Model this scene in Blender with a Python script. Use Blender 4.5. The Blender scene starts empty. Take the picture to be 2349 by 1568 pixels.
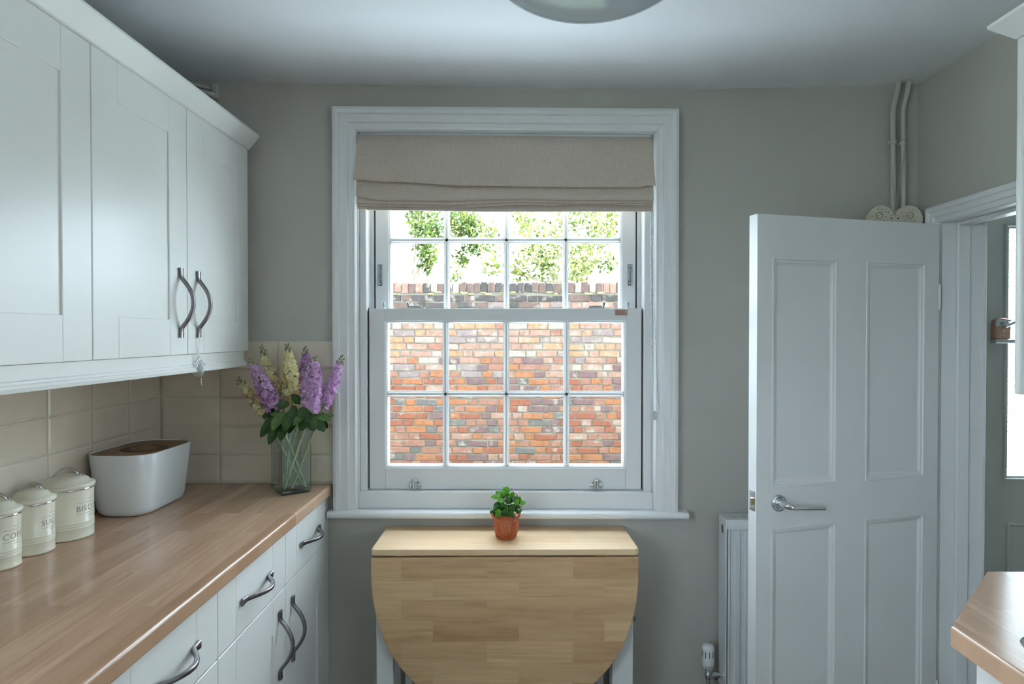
import bpy, bmesh, math, random
from mathutils import Vector, Matrix
random.seed(7)
PI = math.pi
sc = bpy.context.scene
COL = sc.collection

# ------------------------------------------------------------------ camera
F_PX = 1500.0
cam_d = bpy.data.cameras.new('camera')
cam = bpy.data.objects.new('camera', cam_d)
COL.objects.link(cam)
CAM = Vector((0, 0, 1.43))
cam.location = CAM
cam.rotation_euler = (math.radians(90 - 0.7), 0, math.radians(0.6))
cam_d.sensor_width = 36.0
cam_d.lens = F_PX / 2349 * 36.0
cam_d.clip_start = 0.02
sc.camera = cam
CM = cam.rotation_euler.to_matrix()

def at(px, py, Y):
    """point of the room at depth Y that the photo shows at this pixel"""
    d = CM @ Vector(((px - 1174.5) / F_PX, (784 - py) / F_PX, -1))
    return CAM + d * (Y / d.y)

# ------------------------------------------------------------------ light
w = bpy.data.worlds.new('sky'); sc.world = w
w.use_nodes = True
bg = w.node_tree.nodes['Background']
bg.inputs[0].default_value = (0.74, 0.865, 1.0, 1)
bg.inputs[1].default_value = 10.0

sun_d = bpy.data.lights.new('sun', 'SUN')
sun_d.energy = 46.0
sun_d.angle = math.radians(3)
sun_d.color = (0.80, 0.91, 1.0)
sun = bpy.data.objects.new('sun', sun_d); COL.objects.link(sun)
sun.rotation_euler = Vector((-0.50, -0.03, -0.865)).to_track_quat('-Z', 'Y').to_euler()

def portal(name, loc, direction, sx, sy):
    d = bpy.data.lights.new(name, 'AREA')
    d.shape = 'RECTANGLE'; d.size = sx; d.size_y = sy
    d.cycles.is_portal = True
    o = bpy.data.objects.new(name, d); COL.objects.link(o)
    o.location = loc
    o.rotation_euler = Vector(direction).to_track_quat('-Z', 'Y').to_euler()
portal('window_portal', (-0.05, 2.62, 1.42), (0, -1, 0), 1.1, 1.25)
portal('sink_fill_portal', (1.62, -0.45, 1.57), (-1, 0, 0), 1.7, 1.2)  # guides sky light through the added sink window
portal('side_fill_portal', (-1.70, -0.8, 1.57), (1, 0, 0), 1.9, 1.2)  # guides sky light through the added left window
portal('hall_glass_portal', (2.45, 3.02, 1.35), (0, -1, 0), 0.66, 1.2)

vs = sc.view_settings
vs.view_transform = 'Standard'
vs.look = 'None'
vs.exposure = 0.47
vs.gamma = 1.0
vs.use_curve_mapping = False

# ------------------------------------------------------------------ materials
MATS = {}
class NT:
    def __init__(s, name):
        s.m = bpy.data.materials.new(name); s.m.use_nodes = True
        s.t = s.m.node_tree; s.n = s.t.nodes; s.l = s.t.links
        s.b = s.n['Principled BSDF']; s.out = s.n['Material Output']
        MATS[name] = s.m
    def node(s, typ, **kw):
        n = s.n.new(typ)
        for k, v in kw.items():
            if k == 'ins':
                for i, x in v.items():
                    if hasattr(x, 'is_output'): s.l.new(x, n.inputs[i])
                    else: n.inputs[i].default_value = x
            else: setattr(n, k, v)
        return n
    def pos(s, scale=(1, 1, 1), rot=(0, 0, 0)):
        g = s.node('ShaderNodeNewGeometry')
        mp = s.node('ShaderNodeMapping', ins={0: g.outputs['Position'], 2: rot, 3: scale})
        return mp.outputs[0]
    def ramp(s, fac, stops):
        r = s.node('ShaderNodeValToRGB', ins={0: fac})
        e = r.color_ramp.elements
        while len(e) < len(stops): e.new(0.5)
        for k, (p, c) in enumerate(stops):
            e[k].position = p; e[k].color = (*c, 1) if len(c) == 3 else c
        return r.outputs[0]
    def noise(s, vec, scale, detail=3, rough=0.55):
        return s.node('ShaderNodeTexNoise', ins={'Vector': vec, 'Scale': scale, 'Detail': detail, 'Roughness': rough}).outputs[0]
    def mix(s, fac, a, b, mode='MIX'):
        n = s.node('ShaderNodeMix', data_type='RGBA', blend_type=mode)
        for i, x in ((0, fac), (6, a), (7, b)):
            if hasattr(x, 'is_output'): s.l.new(x, n.inputs[i])
            else: n.inputs[i].default_value = x if i == 0 else (*x, 1)
        return n.outputs[2]
    def bump(s, h, strength=0.2, dist=0.002):
        n = s.node('ShaderNodeBump', ins={'Height': h, 'Strength': strength, 'Distance': dist})
        s.l.new(n.outputs[0], s.b.inputs['Normal'])
    def color(s, x):
        if hasattr(x, 'is_output'): s.l.new(x, s.b.inputs['Base Color'])
        else: s.b.inputs['Base Color'].default_value = (*x, 1)
    def set(s, **kw):
        for k, v in kw.items(): s.b.inputs[k.replace('_', ' ')].default_value = v

def paint(name, c, rough=0.5, vary=0.06, scale=3.0, bump=0.0, bscale=60, **kw):
    t = NT(name)
    n = t.noise(t.pos(), scale, 2)
    d = tuple(max(0, x * (1 - vary)) for x in c); u = tuple(min(1, x * (1 + vary)) for x in c)
    t.color(t.ramp(n, [(0.3, d), (0.7, u)]))
    t.set(Roughness=rough, **kw)
    if bump: t.bump(t.noise(t.pos(), bscale, 3), bump, 0.002)
    return t.m

def metal(name, c, rough):
    t = NT(name)
    n = t.noise(t.pos(), 90, 2)
    t.color(t.ramp(n, [(0.3, tuple(x * 0.8 for x in c)), (0.75, c)]))
    t.set(Metallic=1.0, Roughness=rough)
    return t.m

def glass(name, tint, rough=0.0, ior=1.45):
    t = NT(name)
    tr = t.node('ShaderNodeBsdfTransparent', ins={0: (*tint, 1)})
    gl = t.node('ShaderNodeBsdfGlossy', ins={0: (1, 1, 1, 1), 'Roughness': rough})
    fr = t.node('ShaderNodeFresnel', ins={0: ior})
    ge = t.node('ShaderNodeNewGeometry')
    inv = t.node('ShaderNodeMath', operation='SUBTRACT', ins={0: 1.0, 1: ge.outputs['Backfacing']})
    fac = t.node('ShaderNodeMath', operation='MULTIPLY', ins={0: fr.outputs[0], 1: inv.outputs[0]})   # reflect once, at the outer face
    mx = t.node('ShaderNodeMixShader', ins={0: fac.outputs[0], 1: tr.outputs[0], 2: gl.outputs[0]})
    t.l.new(mx.outputs[0], t.out.inputs[0])
    return t.m

def wood(name, ax, ay, length, width, c1, c2, rough, grain=1.0, contrast=0.25, off=0.0):
    """glued staves: ax / ay are the world axes along and across the staves"""
    t = NT(name)
    g = t.node('ShaderNodeNewGeometry')
    sp = t.node('ShaderNodeSeparateXYZ', ins={0: g.outputs['Position']})
    cb = t.node('ShaderNodeCombineXYZ', ins={0: sp.outputs[ax], 1: sp.outputs[ay], 2: off})
    br = t.node('ShaderNodeTexBrick', offset=0.37, squash=1.0)
    t.l.new(cb.outputs[0], br.inputs['Vector'])
    for k, v in (('Scale', 1.0), ('Brick Width', length), ('Row Height', width), ('Mortar Size', 0.0), ('Bias', 0.0)):
        br.inputs[k].default_value = v
    br.inputs['Color1'].default_value = (0, 0, 0, 1); br.inputs['Color2'].default_value = (1, 1, 1, 1)
    # grain follows the stave, shifted from stave to stave
    sh = t.node('ShaderNodeVectorMath', operation='MULTIPLY_ADD',
                ins={0: br.outputs[0], 1: (3.1, 1.7, 5.3), 2: cb.outputs[0]})
    s1 = t.node('ShaderNodeMapping', ins={0: sh.outputs[0], 3: (3.0, 55, 3)})
    s2 = t.node('ShaderNodeMapping', ins={0: sh.outputs[0], 3: (2.2, 14, 2)})
    n1 = t.noise(s1.outputs[0], 1.6 * grain, 4, 0.6)
    n2 = t.noise(s2.outputs[0], 1.5, 3, 0.6)
    m1 = t.mix(br.outputs[0], c1, c2)
    dk = tuple(x * (1 - contrast) for x in c1)
    m2 = t.mix(t.ramp(n1, [(0.35, (0.55,) * 3), (0.62, (0, 0, 0))]), m1, dk)
    m3 = t.mix(t.ramp(n2, [(0.38, (0.55,) * 3), (0.66, (0, 0, 0))]), m2, tuple(x * (1 - 0.8 * contrast) for x in c2))
    t.color(m3)
    t.set(Roughness=rough)
    t.bump(n1, 0.04, 0.001)
    return t.m

paint('wall_paint', (0.49, 0.472, 0.425), 0.6, 0.03, 2, 0.08, 90)
paint('ceiling_paint', (0.77, 0.795, 0.81), 0.7, 0.02, 2, 0.05, 60)
paint('white_gloss', (0.76, 0.765, 0.765), 0.28, 0.02, 4, 0.03, 30)
paint('door_white', (0.75, 0.755, 0.75), 0.34, 0.02, 3, 0.05, 40)
paint('cabinet_cream', (0.78, 0.775, 0.745), 0.31, 0.015, 3, 0.015, 25)
paint('cabinet_shadow_gap', (0.30, 0.29, 0.25), 0.6)
paint('tile_cream', (0.70, 0.61, 0.50), 0.16, 0.05, 7, 0.05, 30)
paint('grout', (0.62, 0.58, 0.50), 0.8, 0.05, 40)
paint('floor_tile', (0.20, 0.17, 0.145), 0.45, 0.1, 4)
paint('hall_grey', (0.60, 0.62, 0.57), 0.5, 0.04, 2)
paint('hall_wall', (0.68, 0.68, 0.64), 0.6, 0.03, 2)
paint('outside_paving', (0.66, 0.68, 0.69), 0.8, 0.1, 3)
paint('lawn', (0.035, 0.055, 0.018), 0.9, 0.4, 9, 0.5, 30)
paint('dark_gap', (0.02, 0.022, 0.025), 0.7)
paint('radiator_white', (0.72, 0.74, 0.74), 0.3, 0.01)
paint('plastic_white', (0.80, 0.81, 0.82), 0.35, 0.01)
paint('plastic_dark', (0.05, 0.055, 0.07), 0.5)
paint('canister_cream', (0.76, 0.72, 0.59), 0.25, 0.02, 8)
paint('canister_print', (0.34, 0.31, 0.26), 0.6)
paint('bin_white', (0.76, 0.78, 0.80), 0.2, 0.01)
paint('bamboo', (0.27, 0.145, 0.07), 0.45, 0.25, 30)
paint('recess_dark', (0.06, 0.028, 0.012), 0.5, 0.25, 30)
paint('board_wood', (0.52, 0.36, 0.22), 0.5, 0.2, 20)
paint('lamp_grey', (0.25, 0.27, 0.28), 0.16, 0.03, 5)
paint('heart_cream', (0.62, 0.58, 0.46), 0.5, 0.12, 25, 0.1, 60)
paint('string', (0.45, 0.41, 0.34), 0.8, 0.2, 200)
paint('rubber', (0.03, 0.03, 0.03), 0.6)
paint('sticker', (0.48, 0.40, 0.33), 0.6, 0.1, 60)
paint('sticker_ink', (0.33, 0.10, 0.09), 0.6)
paint('mortar', (0.165, 0.14, 0.115), 0.9, 0.12, 14, 0.4, 40)
metal('chrome', (0.80, 0.82, 0.84), 0.10)
metal('pewter', (0.27, 0.26, 0.27), 0.30)
metal('brass', (0.62, 0.50, 0.28), 0.3)
metal('copper', (0.72, 0.44, 0.35), 0.28)
metal('steel', (0.72, 0.74, 0.76), 0.22)
metal('hardware', (0.34, 0.36, 0.37), 0.22)
metal('charm_silver', (0.62, 0.66, 0.66), 0.38)
glass('window_glass', (0.97, 0.985, 0.98))
glass('vase_glass', (0.905, 0.945, 0.93), 0.0, 1.5)
glass('vase_glass_base', (0.66, 0.77, 0.73), 0.02, 1.55)
glass('water', (0.97, 0.985, 0.975), 0.0, 1.2)
glass('bead_glass', (0.8, 0.84, 0.86), 0.02, 1.9)
wood('oak_worktop', 1, 0, 0.48, 0.046, (0.43, 0.245, 0.145), (0.64, 0.42, 0.285), 0.16, 1.0, 0.17)
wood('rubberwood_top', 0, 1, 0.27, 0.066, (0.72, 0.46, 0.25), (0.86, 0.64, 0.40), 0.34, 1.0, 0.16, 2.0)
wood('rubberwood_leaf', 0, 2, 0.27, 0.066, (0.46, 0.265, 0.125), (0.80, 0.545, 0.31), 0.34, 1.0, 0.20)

def _fabric():
    t = NT('linen')
    a = t.noise(t.pos((14, 14, 900)), 1.5, 2); b = t.noise(t.pos((900, 14, 14)), 1.5, 2)
    m = t.node('ShaderNodeMath', operation='ADD', ins={0: a, 1: b})
    t.color(t.ramp(m.outputs[0], [(0.75, (0.47, 0.40, 0.335)), (1.0, (0.53, 0.45, 0.38)), (1.25, (0.59, 0.505, 0.43))]))
    t.set(Roughness=0.9); t.bump(m.outputs[0], 0.25, 0.001)
_fabric()
def _terracotta():
    t = NT('terracotta')
    n = t.noise(t.pos((260, 260, 22)), 1.0, 3)
    t.color(t.ramp(n, [(0.3, (0.34, 0.068, 0.018)), (0.7, (0.56, 0.145, 0.048))]))
    t.set(Roughness=0.42); t.bump(n, 0.5, 0.003)
_terracotta()
def leaf_mat(name, c1, c2, rough=0.35, trans=0.0, scale=25):
    t = NT(name)
    n = t.noise(t.pos(), scale, 2)
    col = t.ramp(n, [(0.3, c1), (0.7, c2)])
    t.color(col); t.set(Roughness=rough)
    if trans:
        tl = t.node('ShaderNodeBsdfTranslucent', ins={0: col})
        mx = t.node('ShaderNodeMixShader', ins={0: trans, 1: t.b.outputs[0], 2: tl.outputs[0]})
        t.l.new(mx.outputs[0], t.out.inputs[0])
leaf_mat('succulent_leaf', (0.09, 0.33, 0.025), (0.26, 0.58, 0.07), 0.22, 0.28, 40)
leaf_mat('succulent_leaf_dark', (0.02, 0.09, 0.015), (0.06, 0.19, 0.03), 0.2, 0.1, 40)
leaf_mat('stock_leaf', (0.018, 0.055, 0.012), (0.06, 0.14, 0.03), 0.45, 0.15, 30)
leaf_mat('stock_leaf_light', (0.07, 0.16, 0.04), (0.17, 0.30, 0.09), 0.5, 0.2, 30)
leaf_mat('stock_stem', (0.22, 0.33, 0.13), (0.42, 0.52, 0.27), 0.4, 0.1, 30)
leaf_mat('bud_green', (0.14, 0.20, 0.06), (0.33, 0.38, 0.15), 0.6, 0.1, 90)
leaf_mat('petal_mauve', (0.68, 0.36, 0.68), (0.92, 0.74, 0.92), 0.6, 0.35, 70)
leaf_mat('petal_mauve_deep', (0.54, 0.25, 0.56), (0.84, 0.58, 0.85), 0.6, 0.35, 70)
leaf_mat('petal_cream', (0.88, 0.80, 0.42), (0.97, 0.93, 0.68), 0.6, 0.35, 70)
leaf_mat('petal_apricot', (0.74, 0.55, 0.26), (0.90, 0.76, 0.44), 0.6, 0.3, 70)
leaf_mat('petal_pink', (0.66, 0.30, 0.50), (0.86, 0.58, 0.74), 0.6, 0.2, 90)
leaf_mat('tree_leaf', (0.13, 0.17, 0.022), (0.30, 0.30, 0.09), 0.6, 0.5, 1.6)
leaf_mat('tree_leaf_green', (0.03, 0.065, 0.010), (0.09, 0.13, 0.02), 0.6, 0.5, 2)
paint('terracotta_dark', (0.22, 0.05, 0.018), 0.5)
paint('pipe_paint', (0.52, 0.51, 0.46), 0.4, 0.03, 6)
paint('bark', (0.42, 0.36, 0.28), 0.9, 0.3, 14)
paint('moss', (0.24, 0.23, 0.09), 0.95, 0.4, 20)

def _etched():
    t = NT('etched_glass')
    g = t.node('ShaderNodeNewGeometry')
    sp = t.node('ShaderNodeSeparateXYZ', ins={0: g.outputs['Position']})
    def cell(o, s, ph):
        a = t.node('ShaderNodeMath', operation='MULTIPLY_ADD', ins={0: sp.outputs[o], 1: s, 2: ph})
        b = t.node('ShaderNodeMath', operation='FRACT', ins={0: a.outputs[0]})
        c = t.node('ShaderNodeMath', operation='SUBTRACT', ins={0: b.outputs[0], 1: 0.5})
        return t.node('ShaderNodeMath', operation='ABSOLUTE', ins={0: c.outputs[0]}).outputs[0]
    def star(ph):
        x, z = cell(0, 25, ph), cell(2, 25, ph)
        mn = t.node('ShaderNodeMath', operation='MINIMUM', ins={0: x, 1: z}).outputs[0]
        mxx = t.node('ShaderNodeMath', operation='MAXIMUM', ins={0: x, 1: z}).outputs[0]
        a = t.node('ShaderNodeMath', operation='LESS_THAN', ins={0: mn, 1: 0.05}).outputs[0]
        b = t.node('ShaderNodeMath', operation='LESS_THAN', ins={0: mxx, 1: 0.27}).outputs[0]
        c = t.node('ShaderNodeMath', operation='GREATER_THAN', ins={0: mxx, 1: 0.10}).outputs[0]
        d = t.node('ShaderNodeMath', operation='MULTIPLY', ins={0: a, 1: b}).outputs[0]
        return t.node('ShaderNodeMath', operation='MULTIPLY', ins={0: d, 1: c}).outputs[0]
    s = t.node('ShaderNodeMath', operation='MAXIMUM', ins={0: star(0.0), 1: star(0.5)}).outputs[0]
    tr = t.node('ShaderNodeBsdfTransparent', ins={0: (0.9, 0.93, 0.93, 1)})
    tl = t.node('ShaderNodeBsdfTranslucent', ins={0: (0.93, 0.95, 0.95, 1)})
    mx0 = t.node('ShaderNodeMixShader', ins={0: 0.6, 1: tr.outputs[0], 2: tl.outputs[0]})
    df = t.node('ShaderNodeBsdfDiffuse', ins={0: (0.30, 0.33, 0.36, 1)})
    s = t.node('ShaderNodeMath', operation='MULTIPLY', ins={0: s, 1: 0.86}).outputs[0]
    mx = t.node('ShaderNodeMixShader', ins={0: s, 1: mx0.outputs[0], 2: df.outputs[0]})
    t.l.new(mx.outputs[0], t.out.inputs[0])
_etched()

def brick_mat(name, c, stain, amount):
    t = NT(name)
    p = t.pos()
    n1 = t.noise(p, 26, 4, 0.65); n2 = t.noise(p, 9, 3)
    base = t.ramp(n1, [(0.25, tuple(x * 0.62 for x in c)), (0.5, c), (0.8, tuple(min(1, x * 1.25) for x in c))])
    t.color(t.mix(t.ramp(n2, [(0.62 - amount, (0, 0, 0)), (0.72 - amount * 0.6, (1, 1, 1))]), base, stain))
    t.set(Roughness=0.9); t.bump(n1, 0.6, 0.006)
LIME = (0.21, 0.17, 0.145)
for nm, c, a in (('brick_red', (0.165, 0.050, 0.028), 0.0), ('brick_orange', (0.205, 0.075, 0.034), 0.0),
                 ('brick_salmon', (0.180, 0.078, 0.056), 0.03), ('brick_plum', (0.105, 0.056, 0.056), 0.03),
                 ('brick_grey', (0.085, 0.070, 0.066), 0.05),
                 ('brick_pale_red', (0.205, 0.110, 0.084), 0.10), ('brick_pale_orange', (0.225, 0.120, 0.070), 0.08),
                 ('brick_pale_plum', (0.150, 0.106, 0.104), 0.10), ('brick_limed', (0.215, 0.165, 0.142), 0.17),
                 ('brick_top_grey', (0.050, 0.040, 0.039), 0.04), ('brick_top_pink', (0.095, 0.056, 0.048), 0.04),
                 ('brick_top_dark', (0.040, 0.034, 0.032), 0.05)):
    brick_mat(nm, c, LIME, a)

# ------------------------------------------------------------------ mesh helpers
class MB:
    def __init__(s): s.v, s.f, s.m, s.s = [], [], [], []
    def add(s, vs, fs, mat=0, smooth=False):
        o = len(s.v); s.v += [Vector(p) for p in vs]
        for f in fs:
            s.f.append([i + o for i in f]); s.m.append(mat); s.s.append(smooth)
        return s
    def box(s, x0, x1, y0, y1, z0, z1, bev=0.0, seg=1, mat=0):
        x0, x1 = min(x0, x1), max(x0, x1); y0, y1 = min(y0, y1), max(y0, y1); z0, z1 = min(z0, z1), max(z0, z1)
        if bev <= 0:
            v = [(x, y, z) for z in (z0, z1) for y in (y0, y1) for x in (x0, x1)]
            return s.add(v, [(0, 2, 3, 1), (4, 5, 7, 6), (0, 1, 5, 4), (2, 6, 7, 3), (0, 4, 6, 2), (1, 3, 7, 5)], mat)
        bm = bmesh.new(); bmesh.ops.create_cube(bm, size=1)
        for v in bm.verts:
            v.co = ((x0 + x1) / 2 + v.co.x * (x1 - x0), (y0 + y1) / 2 + v.co.y * (y1 - y0), (z0 + z1) / 2 + v.co.z * (z1 - z0))
        bmesh.ops.bevel(bm, geom=bm.edges[:], offset=min(bev, 0.45 * min(x1 - x0, y1 - y0, z1 - z0)), segments=seg, affect='EDGES', profile=0.5)
        return s.take(bm, mat, seg > 1)
    def take(s, bm, mat=0, smooth=False):
        bm.verts.index_update()
        s.add([v.co.copy() for v in bm.verts], [[v.index for v in f.verts] for f in bm.faces], mat, smooth)
        bm.free(); return s
    def loft(s, rings, closed=True, caps=True, mat=0, smooth=True):
        n = len(rings[0]); v = [p for r in rings for p in r]; f = []
        for i in range(len(rings) - 1):
            for j in range(n if closed else n - 1):
                k = (j + 1) % n
                f.append((i * n + j, i * n + k, (i + 1) * n + k, (i + 1) * n + j))
        o = len(s.f); s.add(v, f, mat, smooth)
        if caps and closed:
            s.add(rings[0], [list(range(n))[::-1]], mat, False); s.add(rings[-1], [list(range(n))], mat, False)
        return s
    def tube(s, pts, r, n=8, mat=0, caps=True):
        pts = [Vector(p) for p in pts]; rings = []
        up = None
        for i, p in enumerate(pts):
            d = (pts[min(i + 1, len(pts) - 1)] - pts[max(i - 1, 0)]).normalized()
            if up is None:
                up = d.orthogonal().normalized()
            up = (up - d * up.dot(d)).normalized()
            sd = d.cross(up)
            rr = r[i] if isinstance(r, (list, tuple)) else r
            rings.append([p + (up * math.cos(2 * PI * k / n) + sd * math.sin(2 * PI * k / n)) * rr for k in range(n)])
        return s.loft(rings, True, caps, mat, True)
    def lathe(s, prof, c, n=32, mat=0, caps=False, smooth=True):
        rings = [[(c[0] + r * math.cos(2 * PI * k / n), c[1] + r * math.sin(2 * PI * k / n), c[2] + z) for k in range(n)] for r, z in prof]
        return s.loft(rings, True, caps, mat, smooth)
    def ball(s, c, r, nu=10, nv=6, mat=0):
        r = (r, r, r) if not isinstance(r, (list, tuple)) else r
        rings = []
        for i in range(nv + 1):
            a = -PI / 2 + PI * (0.02 + 0.96 * i / nv)
            rings.append([(c[0] + r[0] * math.cos(a) * math.cos(2 * PI * k / nu), c[1] + r[1] * math.cos(a) * math.sin(2 * PI * k / nu), c[2] + r[2] * math.sin(a)) for k in range(nu)])
        return s.loft(rings, True, True, mat, True)
    def prism(s, poly, lo, hi, axes=(0, 1, 2), bev=0.0, mat=0, seg=1):
        """poly in the plane of axes[0], axes[1]; extruded along axes[2]"""
        bm = bmesh.new(); vs = []
        for p in poly:
            c = [0, 0, 0]; c[axes[0]], c[axes[1]], c[axes[2]] = p[0], p[1], lo
            vs.append(bm.verts.new(c))
        f = bm.faces.new(vs)
        r = bmesh.ops.extrude_face_region(bm, geom=[f])
        d = [0, 0, 0]; d[axes[2]] = hi - lo
        bmesh.ops.translate(bm, verts=[g for g in r['geom'] if isinstance(g, bmesh.types.BMVert)], vec=d)
        bmesh.ops.recalc_face_normals(bm, faces=bm.faces[:])
        if bev:
            ed = [e for e in bm.edges if len(e.link_faces) == 2 and abs(abs(e.calc_face_angle(0)) - PI / 2) < 0.35]
            bmesh.ops.bevel(bm, geom=ed, offset=bev, segments=seg, affect='EDGES', profile=0.5)
        return s.take(bm, mat, False)
    def xf(s, M, start=0):
        for i in range(start, len(s.v)): s.v[i] = M @ s.v[i]
        return s

ORG = {}
def worg(o): return ORG[o.name] if o is not None else Vector((0, 0, 0))
def tag(o, label=None, cat=None, group=None, kind=None):
    if label: o['label'] = label
    if cat: o['category'] = cat
    if group: o['group'] = group
    if kind: o['kind'] = kind
    return o
def empty(name, loc, label=None, cat=None, group=None, kind=None):
    o = bpy.data.objects.new(name, None); COL.objects.link(o)
    o.location = loc; o.empty_display_size = 0.05
    ORG[o.name] = Vector(loc)
    return tag(o, label, cat, group, kind)
def obj(name, mb, mats, parent=None, label=None, cat=None, group=None, kind=None, smooth=None):
    lo = Vector([min(v[i] for v in mb.v) for i in range(3)]); hi = Vector([max(v[i] for v in mb.v) for i in range(3)])
    org = (lo + hi) / 2
    if parent is None: org.z = lo.z
    me = bpy.data.meshes.new(name)
    me.from_pydata([v - org for v in mb.v], [], mb.f)
    for m in (mats if isinstance(mats, (list, tuple)) else [mats]): me.materials.append(MATS[m])
    me.polygons.foreach_set('material_index', mb.m)
    me.polygons.foreach_set('use_smooth', [bool(x) if smooth is None else smooth for x in mb.s])
    bm = bmesh.new(); bm.from_mesh(me)
    bmesh.ops.recalc_face_normals(bm, faces=bm.faces[:]); bm.to_mesh(me); bm.free()
    o = bpy.data.objects.new(name, me); COL.objects.link(o)
    ORG[o.name] = org
    o.parent = parent
    o.location = org - worg(parent)
    return tag(o, label, cat, group, kind)
def place(name, me, loc, parent, mat=None, rot=None, scale=None):
    """another object on shared mesh data"""
    o = bpy.data.objects.new(name, me); COL.objects.link(o)
    o.parent = parent; o.location = Vector(loc) - worg(parent)
    if rot is not None: o.rotation_euler = rot
    if scale is not None: o.scale = (scale,) * 3 if not isinstance(scale, (tuple, list)) else scale
    if mat:
        o.material_slots[0].link = 'OBJECT'; o.material_slots[0].material = MATS[mat]
    ORG[o.name] = Vector(loc)
    return o
def rawmesh(name, mb, mats):
    me = bpy.data.meshes.new(name)
    me.from_pydata(mb.v, [], mb.f)
    for m in (mats if isinstance(mats, (list, tuple)) else [mats]): me.materials.append(MATS[m])
    me.polygons.foreach_set('material_index', mb.m)
    me.polygons.foreach_set('use_smooth', mb.s)
    return me

# ------------------------------------------------------------------ room shell
XL, XR, YB, YR = -1.275, 1.395, 2.31, -2.0
HX1, HY1 = 3.05, 2.92            # hall
def holed(mb, axis, lo, hi, a0, a1, z0, z1, ha0, ha1, hz0, hz1):
    """wall slab with one opening; axis 'y' = runs along x, 'x' = runs along y"""
    for (p, q, r, s_) in ((a0, ha0, z0, z1), (ha1, a1, z0, z1), (ha0, ha1, hz1, z1), (ha0, ha1, z0, hz0)):
        if q - p > 1e-4 and s_ - r > 1e-4:
            if axis == 'y': mb.box(p, q, lo, hi, r, s_)
            else: mb.box(lo, hi, p, q, r, s_)
    return mb
obj('floor', MB().box(XL - 0.2, HX1 + 0.2, YR - 0.2, HY1 + 0.1, -0.1, 0.0), 'floor_tile', label='brown tiled kitchen floor', cat='floor', kind='structure')

def ceil_z(x, y):
    pts = [(-1.5, 2.325), (-1.07, 2.321), (-0.6, 2.310), (0.0, 2.293), (0.565, 2.284), (1.395, 2.302), (4, 2.302)]
    for (a, za), (b, zb) in zip(pts, pts[1:]):
        if a <= x <= b:
            z = za + (zb - za) * (x - a) / (b - a); break
    else: z = 2.30
    k = max(0, min(1, (YB - y) / 1.6))
    return z * (1 - k) + 2.305 * k
mb = MB(); nx, ny = 24, 16
for sgn in (0, 1):
    vsx = []
    for j in range(ny + 1):
        for i in range(nx + 1):
            x = XL - 0.1 + (XR + 0.1 - XL + 0.1) * i / nx; y = YR - 0.1 + (YB + 0.1 - YR + 0.1) * j / ny
            vsx.append((x, y, ceil_z(x, y) if not sgn else 2.5))
    mb.add(vsx, [(j * (nx + 1) + i, j * (nx + 1) + i + 1, (j + 1) * (nx + 1) + i + 1, (j + 1) * (nx + 1) + i) for j in range(ny) for i in range(nx)], 0, True)
mb.box(XL - 0.25, XR + 0.16, YR - 0.25, YB + 0.25, 2.46, 2.52)
obj('ceiling', mb, 'ceiling_paint', label='white plastered kitchen ceiling, slightly uneven above the window', cat='ceiling', kind='structure')

LY0, LY1 = -1.70, 0.10      # added side window for fill daylight, left, behind the viewer
wall_left = obj('wall_left', holed(MB(), 'x', XL - 0.2, XL, YR - 0.2, YB + 0.25, 0, 2.46, LY0, LY1, 1.02, 2.12), 'wall_paint', label='left kitchen wall with cream tiled splashback under the wall cupboards', cat='wall', kind='structure')
WX0, WX1, WZ0, WZ1 = -0.60, 0.50, 0.80, 2.17
wall_back = obj('wall_back', holed(MB(), 'y', YB, YB + 0.22, XL - 0.2, XR + 0.13, 0, 2.46, WX0, WX1, WZ0, WZ1), 'wall_paint', label='grey painted wall around the sash window', cat='wall', kind='structure')
DY0, DY1, DZ = 1.475, 2.168, 1.797
KY0, KY1, KZ0, KZ1 = -1.25, 0.35, 1.02, 2.12      # added window over the sink for fill daylight, beside the viewer
obj('wall_right', holed(holed(MB(), 'x', XR, XR + 0.13, 0.6, YB + 0.22, 0, 2.46, DY0 - 0.015, DY1 + 0.012, 0, DZ + 0.012), 'x', XR, XR + 0.13, YR - 0.2, 0.6, 0, 2.46, KY0, KY1, KZ0, KZ1), 'wall_paint', label='grey painted right wall above the open doorway', cat='wall', kind='structure')
obj('wall_rear', MB().box(XL - 0.2, XR + 0.13, YR - 0.2, YR, 0, 2.46), 'wall_paint', label='plain grey painted wall behind the viewer', cat='wall', kind='structure')
# hall beyond the doorway
obj('wall_hall_far', holed(MB(), 'y', HY1, HY1 + 0.1, XR + 0.13, HX1 + 0.1, 0, 2.46, 2.03, 2.87, 0, 2.05), 'hall_wall', label='hall wall around the glazed front door', cat='wall', kind='structure')
obj('wall_hall_right', MB().box(HX1, HX1 + 0.1, 0.9, HY1 + 0.1, 0, 2.46), 'hall_wall', label='plain side wall of the hall', cat='wall', kind='structure')
obj('wall_hall_rear', MB().box(XR + 0.13, HX1 + 0.1, 0.8, 0.9, 0, 2.46), 'hall_wall', label='plain end wall of the hall', cat='wall', kind='structure')
obj('wall_hall_left', MB().box(XR + 0.02, XR + 0.129, YB + 0.22, HY1 + 0.1, 0, 2.46), 'hall_wall', label='short hall wall beside the front door', cat='wall', kind='structure')
obj('ceiling_hall', MB().box(XR + 0.12, HX1 + 0.1, 0.8, HY1 + 0.1, 2.35, 2.5), 'ceiling_paint', label='white hall ceiling', cat='ceiling', kind='structure')

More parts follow.
